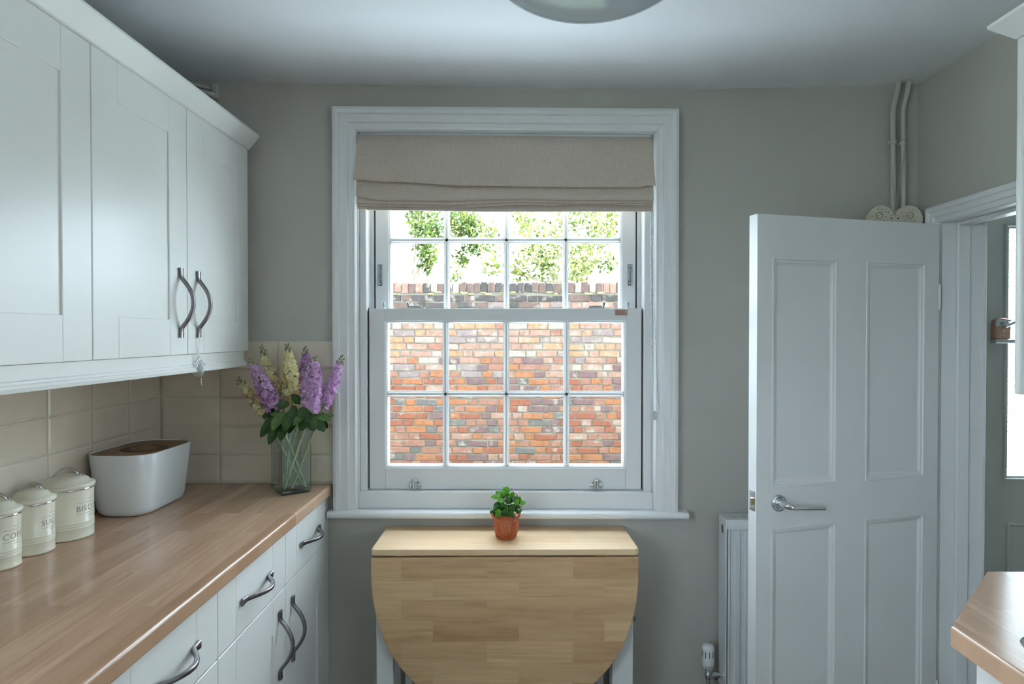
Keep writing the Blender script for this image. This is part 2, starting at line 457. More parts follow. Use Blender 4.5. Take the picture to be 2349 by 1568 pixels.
# wall tiles -----------------------------------------------------------
def tile_mesh(w_, h_):
    m = MB(); t, b = 0.0058, 0.008
    x, z = w_ / 2 - 0.001, h_ / 2 - 0.001
    v = [(-x, 0, -z), (x, 0, -z), (x, 0, z), (-x, 0, z), (-x, -0.004, -z), (x, -0.004, -z), (x, -0.004, z), (-x, -0.004, z),
         (-x + b, -t, -z + b), (x - b, -t, -z + b), (x - b, -t, z - b), (-x + b, -t, z - b)]
    f = [(8, 9, 10, 11)]
    for k in range(4):
        n = (k + 1) % 4
        f += [(k, n, 4 + n, 4 + k), (4 + k, 4 + n, 8 + n, 8 + k)]
    m.add(v, f)
    return rawmesh('tile', m, 'tile_cream')
rows = [(0.901, 1.0025), (1.0025, 1.104), (1.104, 1.2055), (1.2055, 1.307), (1.307, 1.403)]
obj('grout', MB().box(-1.275, -0.652, YB - 0.002, YB, 0.89, 1.404), 'grout', wall_back)
cache = {}
def tm(w_, h_):
    k = (round(w_, 4), round(h_, 4))
    if k not in cache: cache[k] = tile_mesh(w_, h_)
    return cache[k]
cols = [-1.267, -1.0605, -0.8535, -0.653]
for (z0, z1) in rows:
    for c0, c1 in zip(cols, cols[1:]):
        place('tile', tm(c1 - c0, z1 - z0), ((c0 + c1) / 2, YB - 0.001, (z0 + z1) / 2), wall_back)
obj('grout', MB().box(XL, XL + 0.002, 0.2, YB - 0.001, 0.89, 1.36), 'grout', wall_left)
yy = 2.302
while yy > 0.3:
    y0 = yy - 0.185
    for (z0, z1) in rows[:4] + [(1.307, 1.357)]:
        place('tile', tm(0.185, z1 - z0), (XL + 0.001, (yy + y0) / 2, (z0 + z1) / 2), wall_left, rot=(0, 0, PI / 2))
    yy = y0

# ------------------------------------------------------------------ window
win = empty('window_1', (-0.05, YB, 0.80), 'white painted sash window with small panes in the back wall', 'window', kind='structure')
AX0, AX1, AZ1, AZ0 = -0.650, 0.554, 2.215, 0.812
PROF = [(0.0, 0.0), (0.0, -0.036), (0.010, -0.040), (0.022, -0.038), (0.026, -0.030), (0.036, -0.028), (0.050, -0.029), (0.054, -0.023), (0.066, -0.019), (0.074, -0.020), (0.080, -0.012), (0.080, 0.0)]
def mitred(p0, p1, inward, m0, m1, prof, base, parent, name, mat):
    """sweep a moulding from p0 to p1 in a wall plane; m0/m1 = mitre shift per unit of inset"""
    d = (Vector(p1) - Vector(p0)).normalized()
    nrm = base
    rings = []
    for p, mm, sg in ((p0, m0, 1), (p1, m1, -1)):
        rings.append([Vector(p) + inward * u + d * (sg * mm * u) + nrm * t for u, t in prof])
    m = MB().loft(rings, True, True, 0, False)
    return obj(name, m, mat, parent)
NB = Vector((0, 1, 0))
mitred((AX0, YB, AZ0), (AX0, YB, AZ1 + 0.006), Vector((1, 0, 0)), 0, 1, PROF, NB, win, 'architrave', 'white_gloss')
mitred((AX1, YB, AZ0), (AX1, YB, AZ1 - 0.007), Vector((-1, 0, 0)), 0, 1, PROF, NB, win, 'architrave', 'white_gloss')
mitred((AX0, YB, AZ1 + 0.006), (AX1, YB, AZ1 - 0.007), Vector((0, 0, -1)), 1, 1, PROF, NB, win, 'architrave', 'white_gloss')
# box frame lining
JX0, JX1 = -0.541, 0.4425
lin = MB()
lin.box(WX0 - 0.002, -0.566, YB - 0.004, YB + 0.17, 0.81, 2.19)
lin.box(-0.567, JX0, YB + 0.008, YB + 0.17, 0.81, 2.19, 0.003)
lin.box(0.472, WX1 + 0.002, YB - 0.004, YB + 0.17, 0.81, 2.19)
lin.box(JX1, 0.473, YB + 0.008, YB + 0.17, 0.81, 2.19, 0.003)
lin.box(JX0 - 0.02, JX1 + 0.02, YB + 0.0, YB + 0.17, 2.11, 2.19)
lin.box(JX0 - 0.001, JX0 + 0.012, YB + 0.074, YB + 0.17, 0.81, 2.19)
lin.box(JX1 - 0.013, JX1 + 0.001, YB + 0.074, YB + 0.17, 0.81, 2.19)
obj('frame', lin, 'white_gloss', win)
obj('bottom_board', MB().box(-0.567, 0.473, YB - 0.006, YB + 0.02, 0.812, 0.872, 0.002), 'white_gloss', win)
obj('frame_sill', MB().box(-0.567, 0.473, YB + 0.018, YB + 0.24, 0.80, 0.872), 'white_gloss', win)
gap = MB()  # near-black strips put the shade of the sash gaps into colour
gap.box(JX0, JX0 + 0.0045, YB + 0.036, YB + 0.045, 0.874, 1.523); gap.box(JX1 - 0.0045, JX1, YB + 0.036, YB + 0.045, 0.874, 1.521)
obj('gap_shade_strip', gap, 'dark_gap', win)
gap = MB()
gap.box(JX0 + 0.012, JX0 + 0.0165, YB + 0.086, YB + 0.095, 1.5, 2.11); gap.box(JX1 - 0.0175, JX1 - 0.013, YB + 0.086, YB + 0.095, 1.5, 2.11)
obj('gap_shade_strip', gap, 'dark_gap', win)
# sill board with rounded nose
prof = [(YB + 0.0, 0.786), (YB + 0.0, 0.8125), (2.272, 0.8125)]
for k in range(9):
    a = PI / 2 + PI * k / 8
    prof.append((2.268 + 0.0125 * math.cos(a), 0.7995 + 0.0125 * math.sin(a)))
prof.append((2.28, 0.787))
obj('sill', MB().prism(prof, -0.668, 0.588, (1, 2, 0), 0.0), 'white_gloss', win)

def sash(name, x0, x1, z0, z1, y0, gx0, gx1, gz, vbars, top_rail_mould=True):
    """one sash: stiles and rails as its frame, bars and panes below it; gz = list of (z0, z1) of pane rows"""
    T = 0.044; ch = 0.009; yg = y0 + 0.015
    m = MB()
    zA, zB = gz[0][0], gz[-1][1]
    def member(a0, a1, c0, c1):
        m.box(a0, a1, y0, y0 + T, c0, c1, 0.0012)
    member(x0, gx0 - ch, z0, z1); member(gx1 + ch, x1, z0, z1)
    member(gx0 - ch + 0.0005, gx1 + ch - 0.0005, z0, zA - ch); member(gx0 - ch + 0.0005, gx1 + ch - 0.0005, zB + ch, z1)
    f = obj(name, m, 'white_gloss', win)
    # ovolo around the glass
    ov = MB()
    o_ = [(gx0 - ch, zA - ch), (gx1 + ch, zA - ch), (gx1 + ch, zB + ch), (gx0 - ch, zB + ch)]
    i_ = [(gx0, zA), (gx1, zA), (gx1, zB), (gx0, zB)]
    mid = [((a[0] * 0.45 + b[0] * 0.55), (a[1] * 0.45 + b[1] * 0.55)) for a, b in zip(o_, i_)]
    r0 = [(x, y0 + 0.0015, z) for x, z in o_]; r1 = [(x, y0 + 0.0035, z) for x, z in mid]; r2 = [(x, y0 + 0.008, z) for x, z in i_]; r3 = [(x, y0 + T - 0.004, z) for x, z in i_]
    r4 = [(x, y0 + T - 0.004, z) for x, z in o_]
    ov.loft([r0, r1, r2, r3, r4], True, False, 0, False)
    obj('ovolo_moulding', ov, 'white_gloss', f)
    def bar_profile(c): return [(c - 0.0042, y0 + 0.002), (c + 0.0042, y0 + 0.002), (c + 0.0052, y0 + 0.0045), (c + 0.0105, y0 + 0.009), (c + 0.0105, yg + 0.002), (c + 0.0075, yg + 0.004), (c + 0.006, y0 + T - 0.008), (c - 0.006, y0 + T - 0.008), (c - 0.0075, yg + 0.004), (c - 0.0105, yg + 0.002), (c - 0.0105, y0 + 0.009), (c - 0.0052, y0 + 0.0045)]
    for c in vbars:
        obj('glazing_bar', MB().prism(bar_profile(c), zA, zB, (0, 1, 2)), 'white_gloss', f)
    for (a, b), (a2, b2) in zip(gz, gz[1:]):
        pr = [(z, y) for z, y in bar_profile((b + a2) / 2)]
        obj('glazing_bar', MB().prism([(y, z) for z, y in pr], gx0, gx1, (1, 2, 0)), 'white_gloss', f)
    edges = [gx0] + list(vbars) + [gx1]
    for (c0, c1) in zip(edges, edges[1:]):
        for (a, b) in gz:
            l = c0 + (0.008 if c0 != gx0 else 0); r = c1 - (0.008 if c1 != gx1 else 0)
            obj('pane', MB().box(l, r, yg - 0.002, yg + 0.002, a, b), 'window_glass', f)
    return f
low = sash('lower_sash', -0.536, 0.4375, 0.874, 1.521, 2.335, -0.470, 0.372, [(0.959, 1.204), (1.226, 1.469)], (-0.263, -0.045, 0.1705))
upp = sash('upper_sash', -0.5235, 0.4245, 1.478, 2.10, 2.385, -0.467, 0.366, [(1.522, 1.762), (1.782, 2.04)], (-0.2635, -0.0455, 0.1705))
# hardware: lifts, fasteners, stops, sticker
for xc in (-0.371, 0.276):
    lift = MB()
    lift.box(xc - 0.016, xc + 0.016, 2.331, 2.335, 0.882, 0.902, 0.0015)
    lift.box(xc - 0.022, xc - 0.008, 2.324, 2.335, 0.880, 0.897, 0.004, 2); lift.box(xc + 0.008, xc + 0.022, 2.324, 2.335, 0.880, 0.897, 0.004, 2)
    lift.lathe([(0.0105, 0), (0.0115, 0.012), (0.0095, 0.026), (0.0105, 0.030), (0.009, 0.034)], (xc, 2.322, 0.880), 14, 0, True)
    obj('sash_lift', lift, 'chrome', low)
for xc in (-0.507, 0.404):
    st = MB()
    st.box(xc - 0.0085, xc + 0.0085, 2.381, 2.386, 1.605, 1.684, 0.004, 2)
    st.box(xc - 0.004, xc + 0.003, 2.376, 2.384, 1.622, 1.648, 0.002)
    for zc in (1.614, 1.676): st.ball((xc, 2.381, zc), 0.0045, 8, 4)
    obj('travel_stop', st, 'hardware', upp)
for xc, sg in ((-0.372, 1), (0.278, -1)):
    fs = MB()
    fs.box(xc - 0.03, xc + 0.03, 2.352, 2.372, 1.521, 1.526, 0.001)
    fs.box(xc - 0.026, xc + 0.02, 2.352, 2.366, 1.527, 1.532, 0.001)
    fs.tube([(xc - sg * 0.026, 2.352, 1.526), (xc - sg * 0.028, 2.348, 1.545)], [0.0035, 0.005], 8)
    obj('sash_fastener', fs, 'hardware', low)
for xc in (-0.487, 0.392):
    pl = MB()
    pl.lathe([(0.009, 0), (0.009, 0.0015), (0.0022, 0.003), (0.0022, 0.008), (0.004, 0.014), (0.0035, 0.022), (0.0005, 0.024)], (xc, 2.357, 1.521), 10)
    obj('plunger', pl, 'hardware', low)
stk = obj('sticker', MB().box(0.342, 0.388, 2.3338, 2.3352, 1.496, 1.517), 'sticker', low)
for k in range(5):
    z = 1.4985 + k * 0.0038
    obj('print_line', MB().box(0.344, 0.383 - 0.006 * (k % 2), 2.3333, 2.3339, z, z + 0.0016), 'sticker_ink', stk)

# ------------------------------------------------------------------ roman blind
blind = empty('roman_blind', (-0.05, 2.29, 1.856), 'taupe linen roman blind folded up at the top of the sash window', 'blind')
def zl(pts, x):
    for (a, za), (b, zb) in zip(pts, pts[1:]):
        if a <= x <= b:
            t = (x - a) / (b - a); t = t * t * (3 - 2 * t)
            return za + (zb - za) * t
    return pts[-1][1]
NXB = 60
layers = []
for i in range(NXB + 1):
    u = i / NXB
    x = -0.565 + 1.029 * u
    top = 2.128 - 0.012 * u
    za = zl([(0, 1.966), (0.12, 1.958), (0.38, 1.943), (0.7, 1.938), (0.93, 1.937), (1, 1.944)], u)
    zb = zl([(0, 1.911), (0.03, 1.903), (0.08, 1.895), (0.3, 1.893), (0.5, 1.897), (0.75, 1.894), (1, 1.892)], u)
    zc = zl([(0, 1.885), (0.1, 1.883), (0.32, 1.878), (0.55, 1.888), (0.8, 1.884), (1, 1.883)], u)
    zd = zl([(0, 1.876), (0.2, 1.873), (0.35, 1.871), (0.6, 1.880), (0.64, 1.876), (0.75, 1.882), (1, 1.876)], u)
    ze = zl([(0, 1.868), (0.06, 1.863), (0.5, 1.857), (1, 1.857)], u)
    sw = 0.0015 * math.sin(9 * u)
    def X(e): return x + e * (2 * u - 1)
    pr = [(2.292, top, 0), (2.290, top - 0.05, 0.002), (2.283, za + 0.05, 0.006), (2.276, za + 0.01, 0.009), (2.274 + sw, za + 0.002, 0.010), (2.277 + sw, za, 0.010), (2.284, za + 0.006, 0.008), (2.290, za + 0.02, 0.004),
          (2.288, za + 0.002, 0.003), (2.282, zb + 0.012, 0.004), (2.279, zb + 0.002, 0.004), (2.281, zb, 0.004), (2.288, zb + 0.005, 0.002),
          (2.284, zc + 0.003, 0.003), (2.2835, zc, 0.003), (2.289, zc + 0.003, 0.001), (2.285, zd + 0.002, 0.002), (2.2855, zd, 0.002), (2.290, zd + 0.003, 0), (2.287, ze + 0.003, 0), (2.288, ze, 0), (2.296, ze, 0), (2.299, top, 0)]
    layers.append([(X(e), y, z) for y, z, e in pr])
obj('fabric', MB().loft(layers, True, True, 0, True), 'linen', blind)
obj('head_rail', MB().box(-0.562, 0.462, 2.293, 2.308, 2.09, 2.116), 'plastic_white', blind)
ch = MB()
tp = at(1493, 486, 2.292); b1 = at(1496, 925, 2.285); b2 = at(1510, 925, 2.285); t2 = at(1498, 486, 2.292)
def strand(a, b, bow):
    n = 105
    pts = []
    for k in range(n + 1):
        t = k / n; p = a.lerp(b, t); p.x += bow * (t ** 3 - t)
        pts.append(p)
    ch.tube(pts[::5], 0.0007, 5)
    for p in pts: ch.ball(p, 0.0021, 6, 4)
strand(tp, b1, 0.002); strand(t2, b2, 0.010)
obj('bead_chain', ch, 'steel', blind)
cp = MB(); c0 = at(1503, 945, 2.285)
cp.box(c0.x - 0.006, c0.x + 0.006, c0.y - 0.002, c0.y + 0.004, c0.z - 0.028, c0.z + 0.004, 0.002)
cp.tube([b1, (b1.x + 0.003, b1.y, c0.z + 0.002), (c0.x, c0.y, c0.z - 0.006), (b2.x - 0.003, b2.y, c0.z + 0.002), b2], 0.0018, 6)
obj('chain_clip', cp, 'steel', blind)

# ------------------------------------------------------------------ handles
def bow_handle(mid, along, out, L=0.192, H=0.034):
    mid, along, out = Vector(mid), Vector(along), Vector(out)
    side = along.cross(out)
    rings = []; N = 26
    for i in range(N + 1):
        t = -1 + 2 * i / N
        a = abs(t)
        A_ = 0.74
        h = 0.0045 + (H * (1 - (a / A_) ** 2) ** 1.12 if a < A_ else 0)
        e = max(0, (a - 0.35) / 0.65)
        wd = 0.0054 + 0.0042 * e * e; th = 0.0052 - 0.0008 * e
        if a > A_: th = 0.0042
        dh = 0 if a >= A_ else -H * 1.12 * (1 - (a / A_) ** 2) ** 0.12 * 2 * a / A_ ** 2 * (1 if t > 0 else -1) / (L / 2)
        tn = (along + out * dh).normalized(); nm = side.cross(tn)
        if nm.dot(out) < 0: nm = -nm
        c = mid + along * (t * L / 2) + out * h
        ring = []
        for k in range(10):
            q = 2 * PI * k / 10 + PI / 10
            cx, sx = math.cos(q), math.sin(q)
            ring.append(c + side * (wd * math.copysign(abs(cx) ** 0.6, cx)) + nm * (th * math.copysign(abs(sx) ** 0.6, sx)))
        rings.append(ring)
    return MB().loft(rings, True, True, 0, True)

# ------------------------------------------------------------------ shaker fronts (faces along +x or -x)
def shaker(xf, sx, y0, y1, z0, z1, st, rl, slab=False):
    """front whose outer face lies at x = xf and looks along sx"""
    T = 0.018; g = 0.0006; rc = 0.0045
    xb = xf - sx * T
    m = MB()
    if slab:
        m.box(xb, xf, y0, y0 + st - g, z0, z1, 0.001); m.box(xb, xf, y1 - st + g, y1, z0, z1, 0.001)
        m.box(xb, xf, y0 + st, y1 - st, z0, z1, 0.001)
        m.box(xb, xf - sx * 0.003, y0 + 0.002, y1 - 0.002, z0 + 0.002, z1 - 0.002)
    else:
        m.box(xb, xf, y0, y0 + st - g, z0, z1, 0.0012); m.box(xb, xf, y1 - st + g, y1, z0, z1, 0.0012)
        m.box(xb, xf, y0 + st, y1 - st, z0, z0 + rl, 0.0010); m.box(xb, xf, y0 + st, y1 - st, z1 - rl, z1, 0.0010)
        m.box(xb, xf - sx * rc, y0 + st * 0.5, y1 - st * 0.5, z0 + rl * 0.5, z1 - rl * 0.5)
    return m

# ------------------------------------------------------------------ left base cabinets
XF = -0.673
SE = [2.262, 1.870, 1.447, 1.024, 0.601]
def base_cabinet(ya, yb, yc, label, hl):
    """two drawers over two doors, seams at ya > yb > yc"""
    t = empty('base_cabinet', (-0.97, (ya + yc) / 2, 0.0), label, 'cabinet', 'cream base cupboards under the left worktop')
    body = MB().box(-1.267, XF - 0.019, yc + 0.001, ya - 0.001, 0.15, 0.861)
    obj('carcass', body, 'cabinet_cream', t)
    obj('plinth', MB().box(-1.2, XF - 0.07, yc + 0.001, ya - 0.001, 0.0, 0.149), 'cabinet_cream', t)
    for (p, q, hs) in ((yb, ya, -1), (yc, yb, 1)):
        g = 0.0018
        d = obj('drawer', shaker(XF, 1, p + g, q - g, 0.706, 0.858, 0.093, 0, True), 'cabinet_cream', t)
        obj('handle', bow_handle((XF, (p + q) / 2 + (0.023 if hs < 0 else 0.003), 0.781), (0, 1, 0), (1, 0, 0)), 'pewter', d)
        d = obj('door', shaker(XF, 1, p + g, q - g, 0.155, 0.702, 0.093, 0.097), 'cabinet_cream', t)
        hy = (p + 0.052) if hs < 0 else (q - 0.052)
        obj('handle', bow_handle((XF, hy, 0.558), (0, 0, 1), (1, 0, 0)), 'pewter', d)
    return t
base_cabinet(SE[0], SE[1], SE[2], 'cream base cupboard nearest the window, two drawers over two doors', None)
base_cabinet(SE[2], SE[3], SE[4], 'cream base cupboard in the left foreground, cut off by the picture edge', None)
obj('filler_panel', MB().box(-1.267, XF - 0.003, SE[0], 2.305, 0.0, 0.861), 'cabinet_cream', None, 'narrow cream filler strip between the left base cupboards and the window wall', 'panel')

# worktop with a soft front edge
prof = [(-1.267, 0.8625), (-1.267, 0.900), (-0.668, 0.900)]
for k in range(7):
    a = PI / 2 - PI / 2 * k / 6
    prof.append((-0.667 + 0.008 * math.cos(a), 0.892 + 0.008 * math.sin(a)))
for k in range(4):
    a = -PI / 2 * k / 3
    prof.append((-0.664 + 0.005 * math.cos(a), 0.8675 + 0.005 * math.sin(a)))
wt = MB().prism(prof, 0.0, 2.3015, (0, 2, 1), 0.0)
obj('worktop', wt, 'oak_worktop', None, 'long wood-stave worktop on the left with bread bin, canisters and vase', 'worktop')

# ------------------------------------------------------------------ left wall cabinets
XW = -0.938
WS = [2.260, 1.8435, 1.430, 1.0135, 0.597]
def wall_cabinet(ya, yb, yc, label):
    t = empty('wall_cabinet', (-1.1, (ya + yc) / 2, 1.373), label, 'cabinet', 'cream wall cupboards on the left wall')
    obj('carcass', MB().box(-1.267, XW - 0.019, yc + 0.001, ya - 0.001, 1.380, 2.066), 'cabinet_cream', t)
    for (p, q, hs) in ((yb, ya, -1), (yc, yb, 1)):
        g = 0.0018
        d = obj('door', shaker(XW, 1, p + g, q - g, 1.3725, 2.066, 0.093, 0.097), 'cabinet_cream', t)
        hy = (p + 0.056) if hs < 0 else (q - 0.043)
        obj('handle', bow_handle((XW, hy, 1.516), (0, 0, 1), (1, 0, 0)), 'pewter', d)
    return t
wall_cabinet(WS[0], WS[1], WS[2], 'cream double wall cupboard nearest the window, its pair of handles side by side')
wall_cabinet(WS[2], WS[3], WS[4], 'cream wall cupboard in the upper left foreground, cut off by the picture edge')
# cornice: flat face leaning outwards
cor = [(XW - 0.03, 2.067), (XW - 0.001, 2.067), (XW + 0.004, 2.070), (XW + 0.039, 2.112), (XW + 0.038, 2.119), (XW + 0.030, 2.121), (XW - 0.03, 2.121)]
obj('cornice', MB().prism(cor, 0.55, 2.266, (0, 2, 1), 0.0), 'cabinet_cream', None, 'cream cornice strip along the top of the left wall cupboards', 'moulding')
pel = [(XW - 0.03, 1.3715), (XW - 0.006, 1.3715), (XW - 0.006, 1.342), (XW - 0.002, 1.340), (XW - 0.002, 1.335), (XW + 0.003, 1.333), (XW + 0.003, 1.328), (XW + 0.006, 1.325), (XW + 0.005, 1.320), (XW - 0.03, 1.320)]
obj('light_pelmet', MB().prism(pel, 0.55, 2.235, (0, 2, 1), 0.0), 'cabinet_cream', None, 'cream moulded pelmet strip under the left wall cupboards', 'moulding')

# ------------------------------------------------------------------ hanging charm on the wall cupboard handle
cx, cy_ = XW + 0.012, WS[1] + 0.056
chm = empty('hanging_charm', (cx, cy_, 1.31), 'silver bird-shaped charm hanging from the right-hand wall cupboard handle', 'ornament')
def cpx(px, py): return at(px, py, cy_ - 0.004)
for pts in ([(451, 752), (452, 790), (455, 806)], [(459, 752), (457, 790), (456, 806)], [(447, 770), (451, 800), (455, 810)], [(455, 806), (456, 818), (455, 826)], [(461, 866), (462, 882)]):
    obj('cord', MB().tube([cpx(*p) for p in pts], 0.0007, 5), 'steel', chm)
bp = [(459, 824), (464, 833), (467, 845), (467, 856), (464, 864), (456, 866), (447, 862), (440, 855), (441, 850), (449, 848), (454, 842), (457, 832)]
pts = [cpx(*p) for p in bp]
obj('bird_body', MB().prism([(p.x, p.z) for p in pts], cy_ - 0.007, cy_ - 0.002, (0, 2, 1), 0.0012), 'charm_silver', chm)
sp = MB()
for (a, b) in (((452, 822), (446, 834)), ((455, 818), (449, 828)), ((456, 826), (450, 838)), ((462, 825), (470, 838)), ((450, 836), (445, 841)), ((459, 820), (453, 814)), ((466, 832), (471, 836))):
    p, q = cpx(*a), cpx(*b)
    sp.tube([p, p.lerp(q, 0.5) + Vector((0.0015, -0.002, 0.001)), q], 0.0011, 5)
obj('wire_coil', sp, 'steel', chm)
obj('glass_bead', MB().ball(cpx(462, 886), 0.0062, 12, 8), 'bead_glass', chm)

# ------------------------------------------------------------------ canisters
def text_mesh(s_, size):
    cu = bpy.data.curves.new('lettering', 'FONT'); cu.body = s_; cu.size = size; cu.align_x = 'CENTER'; cu.resolution_u = 2
    cu.space_character = 1.1
    o = bpy.data.objects.new('lettering', cu); COL.objects.link(o)
    bpy.context.view_layer.update()
    me = bpy.data.meshes.new_from_object(o.evaluated_get(bpy.context.evaluated_depsgraph_get()))
    bpy.data.objects.remove(o)
    v = [p.co.copy() for p in me.vertices]; f = [list(p.vertices) for p in me.polygons]
    bpy.data.meshes.remove(me); bpy.data.curves.remove(cu)
    return v, f
def canister(x, y, R, H, word, size, label, ang):
    z0 = 0.900
    t = empty('canister', (x, y, z0), label, 'canister', 'cream storage canisters on the left worktop')
    pr = [(R - 0.004, 0), (R + 0.0005, 0.002), (R + 0.0005, 0.006), (R, 0.009)]
    for k in range(3):
        zc = 0.030 + 0.006 * k
        pr += [(R, zc - 0.002), (R + 0.0012, zc), (R, zc + 0.002)]
    pr += [(R, H - 0.004), (R, H)]
    obj('body', MB().lathe(pr, (x, y, z0), 48, 0, True), 'canister_cream', t)
    obj('chrome_band', MB().lathe([(R, H - 0.002), (R + 0.0025, H - 0.001), (R + 0.003, H + 0.001), (R + 0.002, H + 0.003), (R - 0.004, H + 0.003)], (x, y, z0), 48, 0, True), 'chrome', t)
    q = R / 0.062
    lid = obj('lid', MB().lathe([(R + 0.002, H + 0.003), (R + 0.0042, H + 0.007), (R + 0.003, H + 0.012), (R - 0.003, H + 0.015), (R - 0.008, H + 0.017), (R - 0.012, H + 0.023), (R * 0.62, H + 0.029), (R * 0.3, H + 0.031), (0.001, H + 0.0315)], (x, y, z0), 48, 0, True), 'canister_cream', t)
    hp = []
    hl = 0.040 * q
    for i in range(17):
        u = -1 + 2 * i / 16
        a = abs(u)
        h = 0.002 + 0.019 * q * (max(0, 1 - (a / 0.70) ** 2) ** 0.85)
        hp.append((u * hl, h))
    dx, dy = math.cos(0.40), math.sin(0.40)      # handle runs across the room
    pts = [(x + u * dx, y + u * dy, z0 + H + 0.0295 + h - (0.004 if abs(u) > 0.69 * hl else 0)) for u, h in hp]
    rings = []
    for i, p in enumerate(pts):
        a_, b_ = Vector(pts[max(0, i - 1)]), Vector(pts[min(16, i + 1)])
        d = (b_ - a_).normalized(); s_ = Vector((-dy, dx, 0)); n_ = d.cross(s_)
        rings.append([Vector(p) + s_ * (0.0052 * c1) + n_ * (0.0017 * c2) for c1, c2 in ((-1, -1), (1, -1), (1, 1), (-1, 1))])
    obj('handle', MB().loft(rings, True, True, 0, True), 'steel', lid)
    v, f = text_mesh(word, size)
    zc = z0 + H * 0.56
    def wrap(u, h, off=0.0004):
        th = ang + u / R
        return Vector((x + (R + off) * math.cos(th), y + (R + off) * math.sin(th), zc + h))
    me = MB().add([wrap(p.x, p.y) for p in v], f)
    obj('lettering', me, 'canister_print', t)
    hw = max(abs(p.x) for p in v)
    for dz, k in ((size * 1.05, 1.0), (-size * 0.32, 1.0), (size * 1.45, 0.35), (-size * 0.62, 0.35)):
        n = 14; A = [wrap(-hw * k + 2 * hw * k * i / n, dz) for i in range(n + 1)]; B = [p + Vector((0, 0, 0.0008)) for p in A]
        obj('printed_rule', MB().loft([A, B], False, False), 'canister_print', t)
canister(-1.186, 1.697, 0.0615, 0.128, 'BISCUITS', 0.0205, 'largest cream canister, lettered BISCUITS, beside the white bread bin', 0.10)
canister(-1.187, 1.577, 0.0465, 0.121, 'SUGAR', 0.0190, 'middle-sized cream canister lettered SUGAR, second in the row', 0.16)
canister(-1.189, 1.470, 0.0465, 0.121, 'COFFEE', 0.0190, 'cream canister lettered COFFEE at the left picture edge', 0.10)
# round board leaning on the tiles behind the canisters
cb = MB().lathe([(0.001, 0), (0.108, 0), (0.112, 0.003), (0.112, 0.012), (0.108, 0.015), (0.001, 0.015)], (0, 0, 0), 48)
cb.xf(Matrix.Translation((-1.252, 1.418, 0.900 + 0.1115)) @ Matrix.Rotation(math.radians(88), 4, 'Y'))
zmin = min(v.z for v in cb.v)
xmin = min(v.x for v in cb.v)
cb.xf(Matrix.Translation((-1.2655 - xmin, 0, 0.9005 - zmin)))
obj('chopping_board', cb, 'board_wood', None, 'round wooden chopping board leaning on the tiles behind the coffee canister', 'board')

# ------------------------------------------------------------------ bread bin
def rrect(cx, cy, hx, hy, r, n=7):
    out = []
    for (sx, sy, a0) in ((1, 1, 0), (-1, 1, PI / 2), (-1, -1, PI), (1, -1, 1.5 * PI)):
        for k in range(n):
            a = a0 + PI / 2 * k / (n - 1)
            out.append((cx + sx * (hx - r) + r * math.cos(a), cy + sy * (hy - r) + r * math.sin(a)))
    return out
bb = empty('bread_bin', (-1.162, 2.0, 0.9), 'white bread bin with rounded corners and a dark wooden lid', 'bread bin')
BX, BY = -1.161, 2.002
def ring(hx, hy, r, z): return [(x, y, z) for x, y in rrect(BX, BY, hx, hy, r)]
rg = [ring(0.066, 0.122, 0.05, 0.900), ring(0.074, 0.130, 0.055, 0.903), ring(0.080, 0.136, 0.058, 0.912), ring(0.083, 0.139, 0.060, 0.925), ring(0.099, 0.152, 0.066, 1.080), ring(0.0985, 0.1515, 0.066, 1.082), ring(0.0965, 0.1495, 0.064, 1.082), ring(0.095, 0.148, 0.063, 1.070)]
obj('body', MB().loft(rg, True, True, 0, True), 'bin_white', bb)
lid = MB().loft([ring(0.0955, 0.1485, 0.063, 1.066), ring(0.0957, 0.1487, 0.063, 1.0785)], True, True, 0, False)
lo_ = obj('lid', lid, 'bamboo', bb)
# shade of a finger recess painted as a dark ring, grip in the middle
N = 40
def circ(r, z): return [(BX + 0.012 + r * math.cos(2 * PI * k / N), BY - 0.012 + r * math.sin(2 * PI * k / N), z) for k in range(N)]
obj('recess_shade_ring', MB().loft([circ(0.067, 1.0787), circ(0.066, 1.0789), circ(0.040, 1.0789), circ(0.0395, 1.0787)], True, False, 0, False), 'recess_dark', lo_)
obj('grip', MB().loft([circ(0.0395, 1.0785), circ(0.039, 1.0805), circ(0.0375, 1.0812)], True, True, 0, False), 'bamboo', lo_)

# ------------------------------------------------------------------ vase with stocks
VC = Vector((-0.7655, 2.186, 0.9))
va = math.atan2(0.061, 0.076)
VM = Matrix.Translation(VC) @ Matrix.Rotation(va, 4, 'Z')
hs = 0.0488; VH = 0.215
vase = empty('vase', VC, 'square clear glass vase on the worktop beside the window', 'vase')
m = MB().loft([[(sx * hs, sy * hs, z) for sx, sy in ((-1, -1), (1, -1), (1, 1), (-1, 1))] for z in (0.016, VH)], True, False, 0, False)
m.loft([[(sx * (hs - 0.004), sy * (hs - 0.004), z) for sx, sy in ((-1, -1), (1, -1), (1, 1), (-1, 1))] for z in (0.016, VH)], True, False, 0, False)
m.loft([[(sx * (hs - d), sy * (hs - d), VH) for sx, sy in ((-1, -1), (1, -1), (1, 1), (-1, 1))] for d in (0, 0.004)], True, False, 0, False)
obj('glass_wall', m.xf(VM), 'vase_glass', vase)
obj('glass_base', MB().box(-hs, hs, -hs, hs, 0.0005, 0.0155, 0.003, 2).xf(VM), 'vase_glass_base', vase)
edge = MB()
for sx, sy in ((-1, -1), (1, -1), (1, 1), (-1, 1)):
    edge.box(sx * hs - 0.0012, sx * hs + 0.0012, sy * hs - 0.0012, sy * hs + 0.0012, 0.012, VH, 0.0006)
obj('glass_edge', edge.xf(VM), 'vase_glass_base', vase)
wi = hs - 0.0055
obj('water', MB().box(-wi, wi, -wi, wi, 0.0165, 0.126).xf(VM), 'water', vase)

